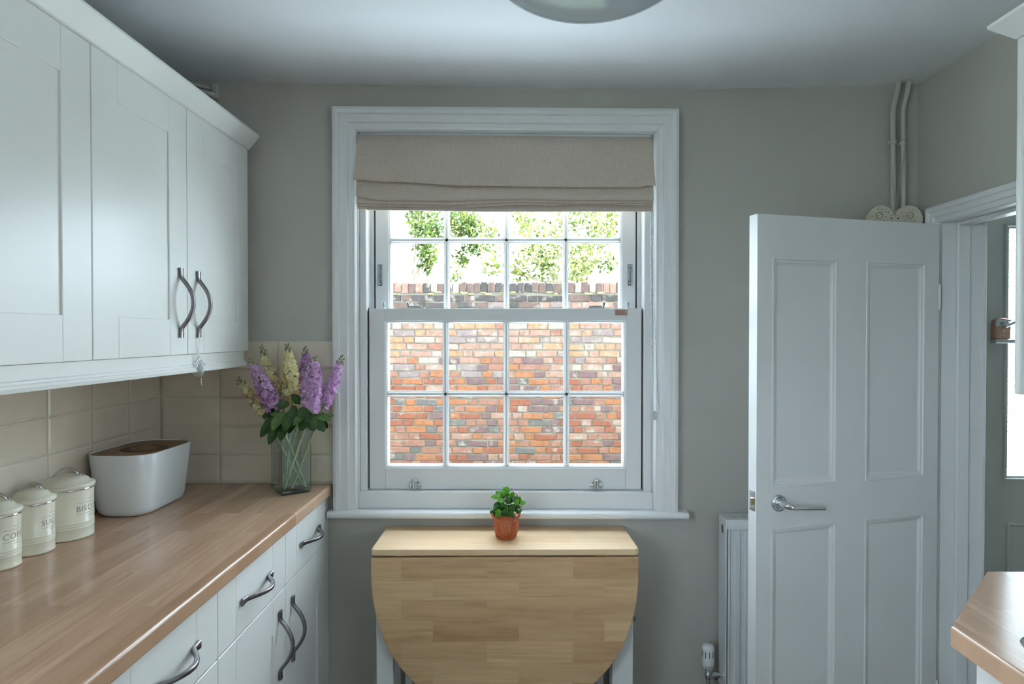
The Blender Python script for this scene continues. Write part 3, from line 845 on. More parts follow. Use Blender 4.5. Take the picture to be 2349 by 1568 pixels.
def petal(m, base, d, up, L, W, curl, seed, mat=0):
    """2 x 2 bent petal"""
    rnd = random.Random(seed)
    side = d.cross(up).normalized()
    vs_ = []
    for i in range(3):
        t = i / 2
        c = base + d * (L * t) + up * (curl * L * t * t + rnd.uniform(-0.08, 0.08) * L * t)
        wv = W * (0.35 + 1.1 * t - 0.45 * t * t)
        for s_ in (-1, 0, 1):
            vs_.append(c + side * (s_ * wv) + up * ((0.18 * abs(s_) - 0.04) * W * (1 + rnd.uniform(-1, 1) * t * 1.4)))
    m.add(vs_, [(i * 3 + j, i * 3 + j + 1, (i + 1) * 3 + j + 1, (i + 1) * 3 + j) for i in range(2) for j in range(2)], mat, True)
def floret_mesh(seed, mat):
    """double ruffled flower facing +z, about 1 unit across"""
    rnd = random.Random(seed); m = MB()
    for k in range(9):
        a = 2 * PI * k / 9 * 2 + rnd.uniform(-0.3, 0.3)
        petal(m, Vector((0, 0, 0)), Vector((math.cos(a), math.sin(a), rnd.uniform(0.0, 0.45))).normalized(), Vector((0, 0, 1)), rnd.uniform(0.36, 0.54), 0.21, rnd.uniform(-0.45, 0.35), seed * 31 + k)
    for k in range(6):
        a = 2 * PI * k / 6 + rnd.uniform(-0.5, 0.5)
        petal(m, Vector((0, 0, 0.06)), Vector((math.cos(a), math.sin(a), rnd.uniform(0.8, 1.4))).normalized(), Vector((-0.3 * math.cos(a), -0.3 * math.sin(a), 1)).normalized(), rnd.uniform(0.22, 0.36), 0.15, 0.1, seed * 77 + k)
    return rawmesh('floret', m, mat)
FLO = {mt: [floret_mesh(11 * i + len(mt), mt) for i in range(5)] for mt in ('petal_mauve', 'petal_mauve_deep', 'petal_cream', 'petal_apricot')}
bud_m = rawmesh('bud', MB().ball((0, 0, 0), (0.5, 0.5, 0.8), 7, 5), 'bud_green')
def leaf_shape(mb_, base, d, up, L, W, bend, mat=0, fold=0.2, n=6):
    d = d.normalized(); up = (up - d * up.dot(d)).normalized(); side = d.cross(up)
    rings = []
    for i in range(n + 1):
        t = i / n
        c = base + d * (L * t * (1 - 0.15 * bend * t)) - up * (bend * L * t * t * 0.6)
        wv = W * math.sin(PI * min(0.97, 0.06 + t * 0.91)) ** 0.7
        rings.append([c - side * wv + up * fold * wv, c - side * wv * 0.5 + up * fold * 0.3 * wv, c, c + side * wv * 0.5 + up * fold * 0.3 * wv, c + side * wv + up * fold * wv])
    mb_.loft(rings, False, False, mat, True)
    lo = [[p - up * 0.0008 for p in r] for r in rings]
    mb_.loft(lo, False, False, mat, True)
def stock(tip, mid, neck, foot, rad, n, mats, label, sizes=(0.016, 0.027), buds=9):
    """one stem of stock: points given bottom to top"""
    T, Mi, N_, F_ = Vector(tip), Vector(mid), Vector(neck), Vector(foot)
    t = empty('stock_flower', F_, label, 'flower', 'stems of stock in the glass vase')
    obj('stem', MB().tube([F_, F_.lerp(N_, 0.5), N_, Mi, T], [0.0042, 0.004, 0.0036, 0.0028, 0.0012], 7), 'stock_stem', t)
    rnd = random.Random(label)
    def axis(u):
        a = N_.lerp(Mi, min(1, u * 2)) if u < 0.5 else Mi.lerp(T, (u - 0.5) * 2)
        return a
    ax = (T - N_).normalized()
    e1 = ax.orthogonal().normalized(); e2 = ax.cross(e1)
    n = int(n * 1.3)
    for k in range(n):
        u = (k + 0.5) / n * 0.86
        th = k * 2.39996 + rnd.uniform(-0.25, 0.25)
        r = rad * (0.86 + 0.25 * math.sin(PI * min(1, u * 1.15 + 0.1))) * (1 - 0.42 * max(0, (u - 0.5) / 0.36) ** 1.5)
        out = e1 * math.cos(th) + e2 * math.sin(th)
        sz = sizes[1] + (sizes[0] - sizes[1]) * u + rnd.uniform(-0.002, 0.002)
        p = axis(u) + out * max(0.002, r - sz * 0.35) + ax * rnd.uniform(-0.004, 0.004)
        dirn = (out + ax * (0.25 + 0.5 * u) + Vector((rnd.uniform(-.2, .2), rnd.uniform(-.2, .2), rnd.uniform(-.2, .2)))).normalized()
        mt = mats[1] if rnd.random() < (0.75 - u) else mats[0]
        q = dirn.to_track_quat('Z', 'Y'); q = q @ Matrix.Rotation(rnd.uniform(0, 6.28), 3, 'Z').to_quaternion()
        place('floret', rnd.choice(FLO[mt]), p, t, rot=q.to_euler(), scale=sz * 1.32)
    for k in range(buds):
        u = 0.84 + 0.17 * k / buds
        th = k * 2.39996
        out = e1 * math.cos(th) + e2 * math.sin(th)
        r = 0.0095 * (1.15 - 0.75 * k / buds)
        p = axis(min(1, u)) + out * r + ax * 0.004 * (k / buds)
        q = (out * 0.8 + ax).normalized().to_track_quat('Z', 'Y')
        place('bud', bud_m, p, t, rot=q.to_euler(), scale=0.0075 - 0.0025 * k / buds)
    return t
NK = lambda dx, dy, z: VC + Vector((dx, dy, z))
FT = lambda dx, dy: (VM @ Vector((dx, dy, 0.019)))
S = []
S.append(stock(at(546, 868, 2.15), at(573, 905, 2.155), at(602, 950, 2.165), FT(0.034, -0.02), 0.015, 22, ('petal_cream', 'petal_apricot'), 'drooping cream stock stem at the far left of the bouquet', (0.012, 0.020), 6))
S.append(stock(at(574, 822, 2.125), at(603, 882, 2.125), at(632, 938, 2.14), FT(0.036, -0.034), 0.026, 40, ('petal_mauve', 'petal_mauve_deep'), 'mauve stock stem leaning left in front of the cream ones', (0.015, 0.027), 7))
S.append(stock(at(600, 794, 2.215), at(622, 868, 2.215), at(650, 930, 2.20), FT(0.01, 0.03), 0.023, 34, ('petal_cream', 'petal_apricot'), 'cream stock stem at the back left with a long green bud tip', (0.015, 0.024), 11))
S.append(stock(at(659, 790, 2.175), at(665, 852, 2.18), at(671, 925, 2.18), FT(-0.02, 0.0), 0.025, 44, ('petal_cream', 'petal_apricot'), 'tallest cream stock stem in the middle of the bouquet', (0.016, 0.026), 11))
S.append(stock(at(700, 796, 2.235), at(703, 850, 2.23), at(700, 912, 2.22), FT(-0.03, 0.02), 0.022, 30, ('petal_mauve_deep', 'petal_mauve_deep'), 'deep mauve stock stem partly hidden behind the large mauve one', (0.015, 0.024), 9))
S.append(stock(at(722, 818, 2.155), at(716, 872, 2.15), at(714, 938, 2.155), FT(-0.034, -0.03), 0.030, 52, ('petal_mauve', 'petal_mauve'), 'largest mauve stock stem, full and upright, right of the cream ones', (0.018, 0.028), 6))
S.append(stock(at(786, 815, 2.19), at(766, 874, 2.19), at(742, 930, 2.185), FT(-0.01, -0.035), 0.019, 34, ('petal_mauve', 'petal_mauve_deep'), 'thin mauve stock stem leaning right across the window frame', (0.013, 0.022), 9))
# foliage: each leaf hangs on the stem nearest to it
rnd = random.Random(5)
leafs = [  # px, py of base, of tip, depth base, depth tip, width, light
    (640, 950, 592, 1000, 2.14, 2.10, 0.024, 0), (648, 960, 612, 1018, 2.14, 2.10, 0.022, 0), (650, 945, 622, 985, 2.13, 2.09, 0.020, 1), (655, 965, 640, 1008, 2.12, 2.08, 0.024, 0),
    (640, 940, 600, 955, 2.15, 2.12, 0.018, 0), (660, 955, 625, 945, 2.15, 2.10, 0.018, 1), (668, 940, 650, 985, 2.13, 2.08, 0.022, 0), (675, 930, 668, 975, 2.14, 2.09, 0.020, 0),
    (690, 925, 672, 905, 2.15, 2.12, 0.018, 0), (700, 950, 672, 972, 2.12, 2.08, 0.019, 1), (705, 945, 720, 985, 2.13, 2.09, 0.024, 0), (715, 955, 745, 985, 2.14, 2.11, 0.022, 0),
    (720, 950, 758, 960, 2.15, 2.12, 0.015, 1), (725, 960, 762, 948, 2.16, 2.13, 0.012, 1), (700, 960, 690, 985, 2.12, 2.08, 0.022, 0), (660, 920, 640, 935, 2.14, 2.10, 0.02, 0), (680, 955, 660, 990, 2.15, 2.10, 0.022, 0),
    (730, 965, 750, 978, 2.17, 2.14, 0.018, 0), (690, 935, 705, 965, 2.13, 2.09, 0.022, 0), (640, 965, 628, 1000, 2.16, 2.14, 0.02, 0), (735, 945, 742, 975, 2.18, 2.17, 0.02, 0)]
for i, (ax_, ay_, bx_, by_, d0, d1, wd, li) in enumerate(leafs):
    a, b = at(ax_, ay_, d0), at(bx_, by_, d1)
    m = MB()
    leaf_shape(m, a, b - a, Vector((rnd.uniform(-.3, .3), -0.7, 0.7)), (b - a).length, wd * 0.85, 0.25, 0, rnd.uniform(-0.1, 0.35))
    host = min(S, key=lambda s_: abs(ORG[s_.name].x - a.x)) if False else S[[1, 1, 1, 1, 0, 1, 3, 3, 3, 5, 5, 5, 6, 6, 5, 2, 3, 6, 4, 2, 6][i]]
    obj('leaf', m, 'stock_leaf_light' if li else 'stock_leaf', host)

# ------------------------------------------------------------------ drop-leaf table
TA = math.radians(1.0)
TC = Vector((-0.043, 2.046, 0))
TM = Matrix.Translation(TC) @ Matrix.Rotation(TA, 4, 'Z')
tab = empty('drop_leaf_table', (-0.043, 2.17, 0), 'pale wood drop-leaf table with white legs under the window', 'table')
hw = 0.422
pl = [(-hw + 0.012, 0.0), (hw - 0.012, 0.0), (hw - 0.003, 0.005), (hw, 0.016), (hw - 0.006, 0.243), (hw - 0.014, 0.250), (-hw + 0.014, 0.250), (-hw + 0.006, 0.243), (-hw, 0.016), (-hw + 0.003, 0.005)]
obj('table_top', MB().prism(pl, 0.733, 0.754, (0, 1, 2), 0.004, 0, 2).xf(TM), 'rubberwood_top', tab)
out = [(-hw, 0), (hw, 0)]
NL = 48
for i in range(NL + 1):
    a = PI * i / NL
    ca, sa = math.cos(a), math.sin(a)
    out.append((hw * math.copysign(abs(ca) ** (2 / 2.2), ca), -0.04 - 0.46 * abs(sa) ** (2 / 2.2)))
lf = MB().prism([(x, 0.7275 + z) for x, z in out], 0.002, 0.022, (0, 2, 1), 0.004, 0, 2)
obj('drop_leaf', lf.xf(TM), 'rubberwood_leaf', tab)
for xc in (-0.325, -0.112, 0.095, 0.310):
    h = MB().box(xc - 0.031, xc + 0.031, 0.016, 0.024, 0.7265, 0.7325)
    for k in range(5): h.tube([(xc - 0.03 + 0.012 * k, 0.0135, 0.7298), (xc - 0.03 + 0.012 * k + 0.011, 0.0135, 0.7298)], 0.0026, 8)
    obj('hinge', h.xf(TM), 'brass', tab)
for (a, b, y0, y1) in ((-0.416, -0.361, 0.055, 0.085), (0.346, 0.414, 0.055, 0.085), (-0.416, -0.361, 0.20, 0.235), (0.361, 0.414, 0.20, 0.235)):
    obj('leg', MB().box(a, b, y0, y1, 0, 0.733, 0.002).xf(TM), 'white_gloss', tab)
for (a, b) in ((-0.335, -0.310), (0.305, 0.330)):
    obj('gate_leg', MB().box(a, b, 0.13, 0.165, 0.0, 0.70, 0.002).xf(TM), 'white_gloss', tab)
fr = MB().box(-0.361, 0.346, 0.060, 0.080, 0.66, 0.733).box(-0.361, 0.361, 0.205, 0.23, 0.66, 0.733).box(-0.412, -0.39, 0.085, 0.2, 0.66, 0.733).box(0.39, 0.412, 0.085, 0.2, 0.66, 0.733)
obj('apron', fr.xf(TM), 'white_gloss', tab)
obj('lower_rail', MB().box(-0.361, 0.346, 0.20, 0.23, 0.10, 0.15).xf(TM), 'white_gloss', tab)
obj('catch', MB().ball((0.418, 0.065, 0.505), 0.008, 8, 6).xf(TM), 'pewter', tab)

# ------------------------------------------------------------------ cow pot and succulent
PC = Vector((-0.042, 2.170, 0.7542))
pot = empty('plant_pot', PC, 'terracotta pot shaped like a shaggy horned cow on the table', 'plant pot')
rings = []
profile = [(0.031, 0.0), (0.0335, 0.004), (0.0385, 0.02), (0.0420, 0.038), (0.0410, 0.055), (0.0375, 0.070), (0.0365, 0.076), (0.0330, 0.076), (0.0325, 0.066)]
NA = 96
for r, z in profile:
    rg = []
    for k in range(NA):
        a = 2 * PI * k / NA
        rr = r
        if 0.003 < z < 0.074 and r > 0.033: rr += 0.0009 * math.sin(24 * a + 30 * z) * (1 if k % 2 else 0.4)
        rg.append(PC + Vector((rr * math.cos(a), rr * math.sin(a), z)))
    rings.append(rg)
obj('body', MB().loft(rings, True, True, 0, True), 'terracotta', pot)
hd = []
for (z, yo, wx, dy) in ((0.081, -0.026, 0.012, 0.006), (0.078, -0.034, 0.0215, 0.011), (0.069, -0.041, 0.0250, 0.014), (0.059, -0.045, 0.0225, 0.015), (0.048, -0.048, 0.0175, 0.015), (0.039, -0.050, 0.0150, 0.015), (0.031, -0.050, 0.0148, 0.014), (0.025, -0.047, 0.0125, 0.011), (0.021, -0.043, 0.007, 0.007)):
    hd.append([PC + Vector((wx * math.cos(2 * PI * k / 16), yo + dy * math.sin(2 * PI * k / 16), z)) for k in range(16)])
head = obj('cow_head', MB().loft(hd, True, True, 0, True), 'terracotta', pot)
for s_ in (-1, 1):
    hp = [Vector((s_ * 0.014, -0.040, 0.066)), Vector((s_ * 0.026, -0.043, 0.067)), Vector((s_ * 0.036, -0.043, 0.073)), Vector((s_ * 0.043, -0.041, 0.083)), Vector((s_ * 0.046, -0.040, 0.091))]
    obj('horn', MB().tube([PC + p for p in hp], [0.0062, 0.0055, 0.0047, 0.0038, 0.0022], 10), 'terracotta', pot)
    obj('nostril', MB().ball(PC + Vector((s_ * 0.006, -0.0635, 0.033)), (0.0020, 0.0014, 0.0014), 8, 5), 'terracotta_dark', head)
    obj('eye', MB().ball(PC + Vector((s_ * 0.0155, -0.0555, 0.060)), (0.0018, 0.0016, 0.0018), 8, 5), 'terracotta_dark', head)
ml = MB()
rnd = random.Random(3)
for k in range(70):
    a = rnd.uniform(0.25, PI - 0.25) + PI if k % 2 else rnd.uniform(0, 2 * PI)
    z0 = rnd.uniform(0.012, 0.064); r0 = 0.0408 - (0.10 * (0.038 - z0) + 3.2 * (0.038 - z0) ** 2 if z0 < 0.038 else 0.10 * (z0 - 0.038))
    pts = [PC + Vector(((r0 + 0.0006) * math.cos(a + 0.02 * i), (r0 + 0.0006) * math.sin(a + 0.02 * i), z0 - 0.005 * i)) for i in range(3)]
    ml.tube([p + (PC + Vector((0, 0, p.z - PC.z)) - p) * 0.02 * i_ for i_, p in enumerate(pts)], [0.0006, 0.0011, 0.0004], 5)
obj('fur_strand', ml, 'terracotta', pot, kind='stuff')
obj('soil', MB().lathe([(0.0005, 0.0625), (0.0324, 0.0625)], PC, 24, 0), 'moss', pot)

plant = empty('succulent_plant', PC + Vector((0, 0, 0.062)), 'glossy green succulent with a few pink buds growing in the cow pot', 'plant')
stems = MB()
tips = [(0.000, 0.004, 0.145), (-0.014, 0.000, 0.130), (0.018, -0.004, 0.128), (0.030, 0.0, 0.118), (-0.024, -0.012, 0.098), (0.008, -0.02, 0.110), (0.022, -0.015, 0.100), (0.038, -0.002, 0.110)]
for (x, y, z) in tips:
    stems.tube([PC + Vector((x * 0.3, y * 0.3, 0.06)), PC + Vector((x * 0.7, y * 0.7, 0.06 + (z - 0.06) * 0.55)), PC + Vector((x, y, z))], [0.0022, 0.0018, 0.0014], 6)
obj('stem', stems, 'bud_green', plant)
def fat_leaf(base, d, up, L, W, mat):
    d = d.normalized(); up = (up - d * up.dot(d)).normalized(); side = d.cross(up)
    rg = []
    for i in range(8):
        t = i / 7
        wv = W * (math.sin(PI * (0.04 + 0.93 * t ** 0.8))) ** 0.75; th = 0.0017 * (1 - 0.5 * t)
        c = base + d * (L * t) + up * (0.16 * L * t * (1 - t) - 0.05 * L * t * t)
        rg.append([c + side * (wv * math.cos(2 * PI * k / 10)) + up * (th * math.sin(2 * PI * k / 10) + 0.12 * wv * math.cos(2 * PI * k / 10) ** 2) for k in range(10)])
    obj('leaf', MB().loft(rg, True, True, 0, True), mat, plant)
rnd = random.Random(12)
for j, (x, y, z) in enumerate(tips):
    c = PC + Vector((x, y, z))
    n = 8 if j < 3 else 5
    for k in range(n):
        a = 2 * PI * k / n + j * 0.7
        el = rnd.uniform(0.15, 0.9) if j not in (4, 5, 6) else rnd.uniform(-0.15, 0.5)
        d = Vector((math.cos(a), math.sin(a) * 0.8 - 0.15, el))
        if k == 0 and j < 4: d = Vector((rnd.uniform(-.3, .3), -0.3, 1))
        L = rnd.uniform(0.022, 0.032)
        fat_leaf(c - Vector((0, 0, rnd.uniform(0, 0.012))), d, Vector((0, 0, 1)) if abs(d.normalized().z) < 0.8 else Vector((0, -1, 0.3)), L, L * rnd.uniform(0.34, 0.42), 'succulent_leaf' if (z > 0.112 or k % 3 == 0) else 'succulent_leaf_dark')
for (x, y, L, mt) in ((-0.002, -0.034, 0.032, 'succulent_leaf_dark'), (0.016, -0.036, 0.026, 'succulent_leaf_dark'), (-0.022, -0.030, 0.030, 'succulent_leaf')):
    fat_leaf(PC + Vector((x, y, 0.074)), Vector((x * 4, -0.25, 1)), Vector((0, -1, 0.3)), L, L * 0.46, mt)
for (px, py, dx, dz, L, mt) in ((1160, 1135, -0.2, 1, 0.030, 'succulent_leaf'), (1150, 1140, -0.7, 0.8, 0.027, 'succulent_leaf'), (1170, 1142, 0.5, 0.9, 0.026, 'succulent_leaf'), (1158, 1150, -1, 0.35, 0.026, 'succulent_leaf'), (1165, 1155, 0.1, 1, 0.026, 'succulent_leaf_dark'),
                               (1175, 1150, 0.8, 0.6, 0.026, 'succulent_leaf_dark'), (1148, 1172, -0.9, 0.7, 0.030, 'succulent_leaf'), (1142, 1178, -1, 0.3, 0.028, 'succulent_leaf_dark'), (1155, 1172, -0.1, 1, 0.032, 'succulent_leaf_dark'), (1172, 1172, 0.4, 1, 0.030, 'succulent_leaf_dark'),
                               (1182, 1158, 0.4, 0.9, 0.022, 'succulent_leaf'), (1192, 1152, 0.1, 1, 0.022, 'succulent_leaf'), (1192, 1154, 1, 0.2, 0.021, 'succulent_leaf'), (1180, 1170, 1, 0.3, 0.024, 'succulent_leaf_dark'), (1185, 1176, 0.8, 0.6, 0.022, 'succulent_leaf_dark'), (1168, 1178, 0.5, 0.7, 0.026, 'succulent_leaf'),
                               (1150, 1158, -1, 0.1, 0.026, 'succulent_leaf_dark'), (1140, 1140, -1, 0.15, 0.02, 'succulent_leaf')):
    b_ = at(px, py, PC.y - 0.022 + rnd.uniform(-0.01, 0.012))
    fat_leaf(b_, Vector((dx, rnd.uniform(-0.5, 0.0), dz)), Vector((rnd.uniform(-.4, .4), -1, rnd.uniform(0.1, 0.8))), L, L * rnd.uniform(0.36, 0.45), mt)
for (px, py) in ((1177, 1121), (1186, 1135), (1187, 1140), (1139, 1158), (1142, 1155), (1173, 1118), (1184, 1131)):
    p = at(px, py, PC.y - 0.01)
    obj('pink_bud', MB().ball(p, (0.0036, 0.0036, 0.0046), 8, 6), 'petal_pink', plant)

# ------------------------------------------------------------------ kitchen door
HD = Vector((1.3735, 2.1545, 0)); DA = math.atan2(0.197, 0.666)
# local frame: u from free edge (0) to hinge (DW), v = out of the face towards the viewer, z up
DW, DH, DT = 0.6915, 1.783, 0.038
u_ = Vector((math.cos(DA), math.sin(DA), 0)); n_ = Vector((math.sin(DA), -math.cos(DA), 0))
FE = HD - u_ * DW
DM = Matrix(((u_.x, n_.x, 0, FE.x), (u_.y, n_.y, 0, FE.y), (0, 0, 1, 0), (0, 0, 0, 1)))   # local (u, v, z)
door = empty('door_1', (FE + HD) / 2 + Vector((0, 0, 0.006)), 'white four-panel kitchen door standing open in front of the radiator', 'door', kind='structure')
Z0, Z1 = 0.006, DH + 0.005
ub = [(0.053, 0.290), (0.400, 0.636)]; zb_ = [(0.22, 0.845), (0.966, 1.661)]
m = MB()
for (a, b) in ((0, 0.053), (0.290, 0.400), (0.636, DW)):
    m.box(a, b, -DT, 0, Z0, Z1)
for (a, b) in ub:
    for (c, d) in ((Z0, 0.22), (0.845, 0.966), (1.661, Z1)): m.box(a, b, -DT, 0, c, d)
obj('slab', m.xf(DM), 'door_white', door)
for (a, b) in ub:
    for (c, d) in zb_:
        p = obj('panel', MB().box(a, b, -DT + 0.008, -0.008, c, d).xf(DM), 'door_white', door)
        def rect(i, v): return [(a + i, v, c + i), (b - i, v, c + i), (b - i, v, d - i), (a + i, v, d - i)]
        for sg, o in ((1, 0.0), (-1, -DT)):
            mm = MB().loft([rect(-0.001, o - sg * 0.001), rect(0.001, o + sg * 0.0018), rect(0.006, o + sg * 0.0015), rect(0.008, o - sg * 0.002), rect(0.015, o - sg * 0.0035), rect(0.018, o - sg * 0.0065), rect(0.023, o - sg * 0.008)], True, False, 0, False)
            obj('panel_moulding', mm.xf(DM), 'door_white', p)
for sg, o in ((1, 0.0), (-1, -DT)):
    def yv(v): return o + sg * v
    ro = MB(); rr = []
    for (r, v) in ((0.026, 0), (0.026, 0.003), (0.0245, 0.0075), (0.019, 0.009), (0.017, 0.0065), (0.012, 0.0065), (0.0115, 0.009)):
        rr.append([(0.078 + r * math.cos(2 * PI * k / 28), yv(v), 0.9195 + r * math.sin(2 * PI * k / 28)) for k in range(28)])
    ro.loft(rr, True, True, 0, True)
    h = obj('handle', ro.xf(DM), 'chrome', door)
    lv = MB().tube([(0.078, yv(0.008), 0.9195), (0.079, yv(0.030), 0.9193), (0.083, yv(0.040), 0.9185), (0.096, yv(0.046), 0.915), (0.15, yv(0.047), 0.910), (0.205, yv(0.047), 0.906)], [0.0105, 0.0105, 0.0105, 0.0078, 0.0068, 0.0064], 14)
    obj('lever', lv.xf(DM), 'chrome', h)
pl_ = obj('latch_plate', MB().box(-0.0012, 0.002, -0.032, -0.006, 0.897, 0.957, 0.0005).xf(DM), 'chrome', door)
obj('latch_bolt', MB().prism([(0, -0.026), (0, -0.012), (-0.010, -0.012), (-0.003, -0.026)], 0.916, 0.936, (0, 1, 2)).xf(DM), 'brass', pl_)
for zc in (0.25, 1.55):
    obj('hinge', MB().tube([(DW + 0.004, -0.002, zc - 0.04), (DW + 0.004, -0.002, zc + 0.04)], 0.005, 10).xf(DM), 'door_white', door)

# door frame in the right wall
df = empty('trim_1', (XR, (DY0 + DY1) / 2, 0), 'white moulded door frame in the right wall', 'door frame', kind='structure')
jm = MB()
jm.box(XR - 0.003, XR + 0.135, DY1, DY1 + 0.016, 0, DZ + 0.012)
obj('jamb', jm, 'white_gloss', df)
obj('jamb', MB().box(XR - 0.003, XR + 0.135, DY0 - 0.016, DY0, 0, DZ + 0.012), 'white_gloss', df)
obj('head', MB().box(XR - 0.003, XR + 0.135, DY0 - 0.016, DY1 + 0.016, DZ, DZ + 0.014), 'white_gloss', df)
stp = MB().box(XR + 0.042, XR + 0.082, DY1 - 0.012, DY1, 0, DZ, 0.002).box(XR + 0.042, XR + 0.082, DY0, DY0 + 0.012, 0, DZ, 0.002).box(XR + 0.042, XR + 0.082, DY0 + 0.012, DY1 - 0.012, DZ - 0.012, DZ, 0.002)
obj('door_stop', stp, 'white_gloss', df)
P2 = [(u * 0.70, t * 0.62) for u, t in PROF]
NX = Vector((1, 0, 0))
mitred((XR, DY1 + 0.062, 0.0), (XR, DY1 + 0.062, 1.852), Vector((0, -1, 0)), 0, 1, P2, NX, df, 'architrave', 'white_gloss')
mitred((XR, DY0 - 0.062, 1.852), (XR, DY1 + 0.062, 1.852), Vector((0, 0, -1)), 1, 1, P2, NX, df, 'architrave', 'white_gloss')
mitred((XR, DY0 - 0.062, 0.91), (XR, DY0 - 0.062, 1.852), Vector((0, 1, 0)), 0, 1, P2, NX, df, 'architrave', 'white_gloss')
mitred((XR + 0.13, DY1 + 0.05, 0.0), (XR + 0.13, DY1 + 0.05, 1.85), Vector((0, -1, 0)), 0, 1, P2, -NX, df, 'architrave', 'white_gloss')

# ------------------------------------------------------------------ hall front door
fd = empty('door_2', (2.45, HY1, 0), 'grey-green front door with an etched glass pane, seen through the doorway', 'door', kind='structure')
FY = 2.90
gx0, gx1, gz0, gz1 = 2.152, 2.75, 0.805, 1.892
m = holed(MB(), 'y', FY, FY + 0.045, 2.035, 2.865, 0.004, 2.045, gx0 - 0.006, gx1 + 0.006, gz0 - 0.006, gz1 + 0.006)
obj('slab', m, 'hall_grey', fd)
def frame_rect(x0, x1, z0, z1, y, steps):
    rr = []
    for i, v in steps: rr.append([(x0 + i, y + v, z0 + i), (x1 - i, y + v, z0 + i), (x1 - i, y + v, z1 - i), (x0 + i, y + v, z1 - i)])
    return MB().loft(rr, True, False, 0, False)
obj('glazing_bead', frame_rect(gx0 - 0.02, gx1 + 0.02, gz0 - 0.02, gz1 + 0.02, FY, [(0, 0.001), (0.002, -0.008), (0.008, -0.010), (0.012, -0.004), (0.019, -0.003), (0.021, 0.02)]), 'hall_grey', fd)
obj('pane', MB().box(gx0 - 0.004, gx1 + 0.004, FY + 0.018, FY + 0.024, gz0 - 0.004, gz1 + 0.004), 'etched_glass', fd)
for (a, b) in ((2.15, 2.43), (2.48, 2.76)):
    p = obj('panel', MB().box(a + 0.02, b - 0.02, FY - 0.004, FY + 0.002, 0.2, 0.575, 0.003), 'hall_grey', fd)
    obj('panel_moulding', frame_rect(a, b, 0.18, 0.60, FY, [(0, 0.001), (0.003, -0.008), (0.010, -0.010), (0.016, -0.003), (0.03, -0.002), (0.034, 0.001)]), 'hall_grey', p)
lt = MB()
lx, lz = 2.112, 1.452
pf = [(lx - 0.036, lz - 0.045), (lx + 0.03, lz - 0.045), (lx + 0.03, lz + 0.03)]
for k in range(9):
    a = PI * k / 8
    pf.append((lx - 0.003 + 0.033 * math.cos(a), lz + 0.03 + 0.018 * math.sin(a)))
lt.prism(pf, FY - 0.03, FY, (0, 2, 1), 0.003)
la = obj('night_latch', lt, 'copper', fd)
obj('latch_plate', MB().box(lx - 0.038, lx + 0.05, FY - 0.034, FY - 0.001, lz - 0.062, lz - 0.046, 0.002).box(lx - 0.036, lx + 0.03, FY - 0.032, FY - 0.031, lz + 0.012, lz + 0.04), 'steel', la)
kn = MB().tube([(lx + 0.0, FY - 0.03, lz + 0.018), (lx + 0.0, FY - 0.045, lz + 0.018)], 0.014, 14)
kn.tube([(lx - 0.006, FY - 0.045, lz + 0.010), (lx + 0.045, FY - 0.048, lz + 0.034)], [0.008, 0.006], 10)
obj('turn_knob', kn, 'steel', la)
for dx, dz in ((-0.02, 0.02), (-0.002, -0.005), (-0.002, -0.03)):
    obj('screw', MB().ball((lx + dx, FY - 0.031, lz + dz), (0.005, 0.003, 0.005), 10, 5), 'steel', la)

# ------------------------------------------------------------------ radiator
rad = empty('radiator', (0.98, 2.25, 0.20), 'white panel radiator half hidden behind the open door', 'radiator')
RX0, RX1, RY0, RY1, RZ0, RZ1 = 0.700, 1.27, 2.205, 2.288, 0.20, 0.802
fl = []
x = RX0 + 0.008
base_y = RY0 + 0.006
poly = [(x, base_y)]
while x < RX1 - 0.03:
    poly += [(x + 0.007, base_y), (x + 0.011, base_y + 0.006), (x + 0.022, base_y + 0.006), (x + 0.026, base_y)]
    x += 0.0335
poly += [(RX1 - 0.008, base_y), (RX1 - 0.008, base_y + 0.014), (RX0 + 0.008, base_y + 0.014)]
body = MB().prism(poly, RZ0 + 0.03, RZ1 - 0.032, (0, 1, 2))
body.box(RX0 + 0.004, RX1 - 0.004, RY0, RY0 + 0.016, RZ1 - 0.034, RZ1 - 0.001, 0.004, 2).box(RX0 + 0.004, RX1 - 0.004, RY0, RY0 + 0.016, RZ0, RZ0 + 0.032, 0.004, 2)
obj('front_panel', body, 'radiator_white', rad)
obj('rear_panel', MB().box(RX0 + 0.008, RX1 - 0.008, RY1 - 0.02, RY1 - 0.004, RZ0, RZ1 - 0.01), 'radiator_white', rad)
for a, b in ((RX0, RX0 + 0.004), (RX1 - 0.004, RX1)):
    obj('side_cover', MB().box(a, b, RY0 + 0.004, RY1, RZ0 + 0.01, RZ1 + 0.001, 0.0015), 'radiator_white', rad)
obj('side_vent', MB().prism([(2.247 + 0.009 * math.cos(a * PI / 8), 0.762 + 0.016 * math.sin(a * PI / 8)) for a in range(16)], RX0 - 0.0008, RX0 + 0.001, (1, 2, 0)), 'plastic_dark', rad)
gr = MB().box(RX0 + 0.004, RX1 - 0.004, RY0 + 0.002, RY0 + 0.022, RZ1 - 0.003, RZ1 + 0.001).box(RX0 + 0.004, RX1 - 0.004, RY1 - 0.014, RY1, RZ1 - 0.003, RZ1 + 0.001)
x = RX0 + 0.02
while x < RX1 - 0.02:
    gr.box(x, x + 0.006, RY0 + 0.022, RY1 - 0.014, RZ1 - 0.003, RZ1 + 0.001); x += 0.012
gr.box(RX0 + 0.004, RX0 + 0.02, RY0 + 0.022, RY1 - 0.014, RZ1 - 0.003, RZ1 + 0.001)
obj('top_grille', gr, 'radiator_white', rad)
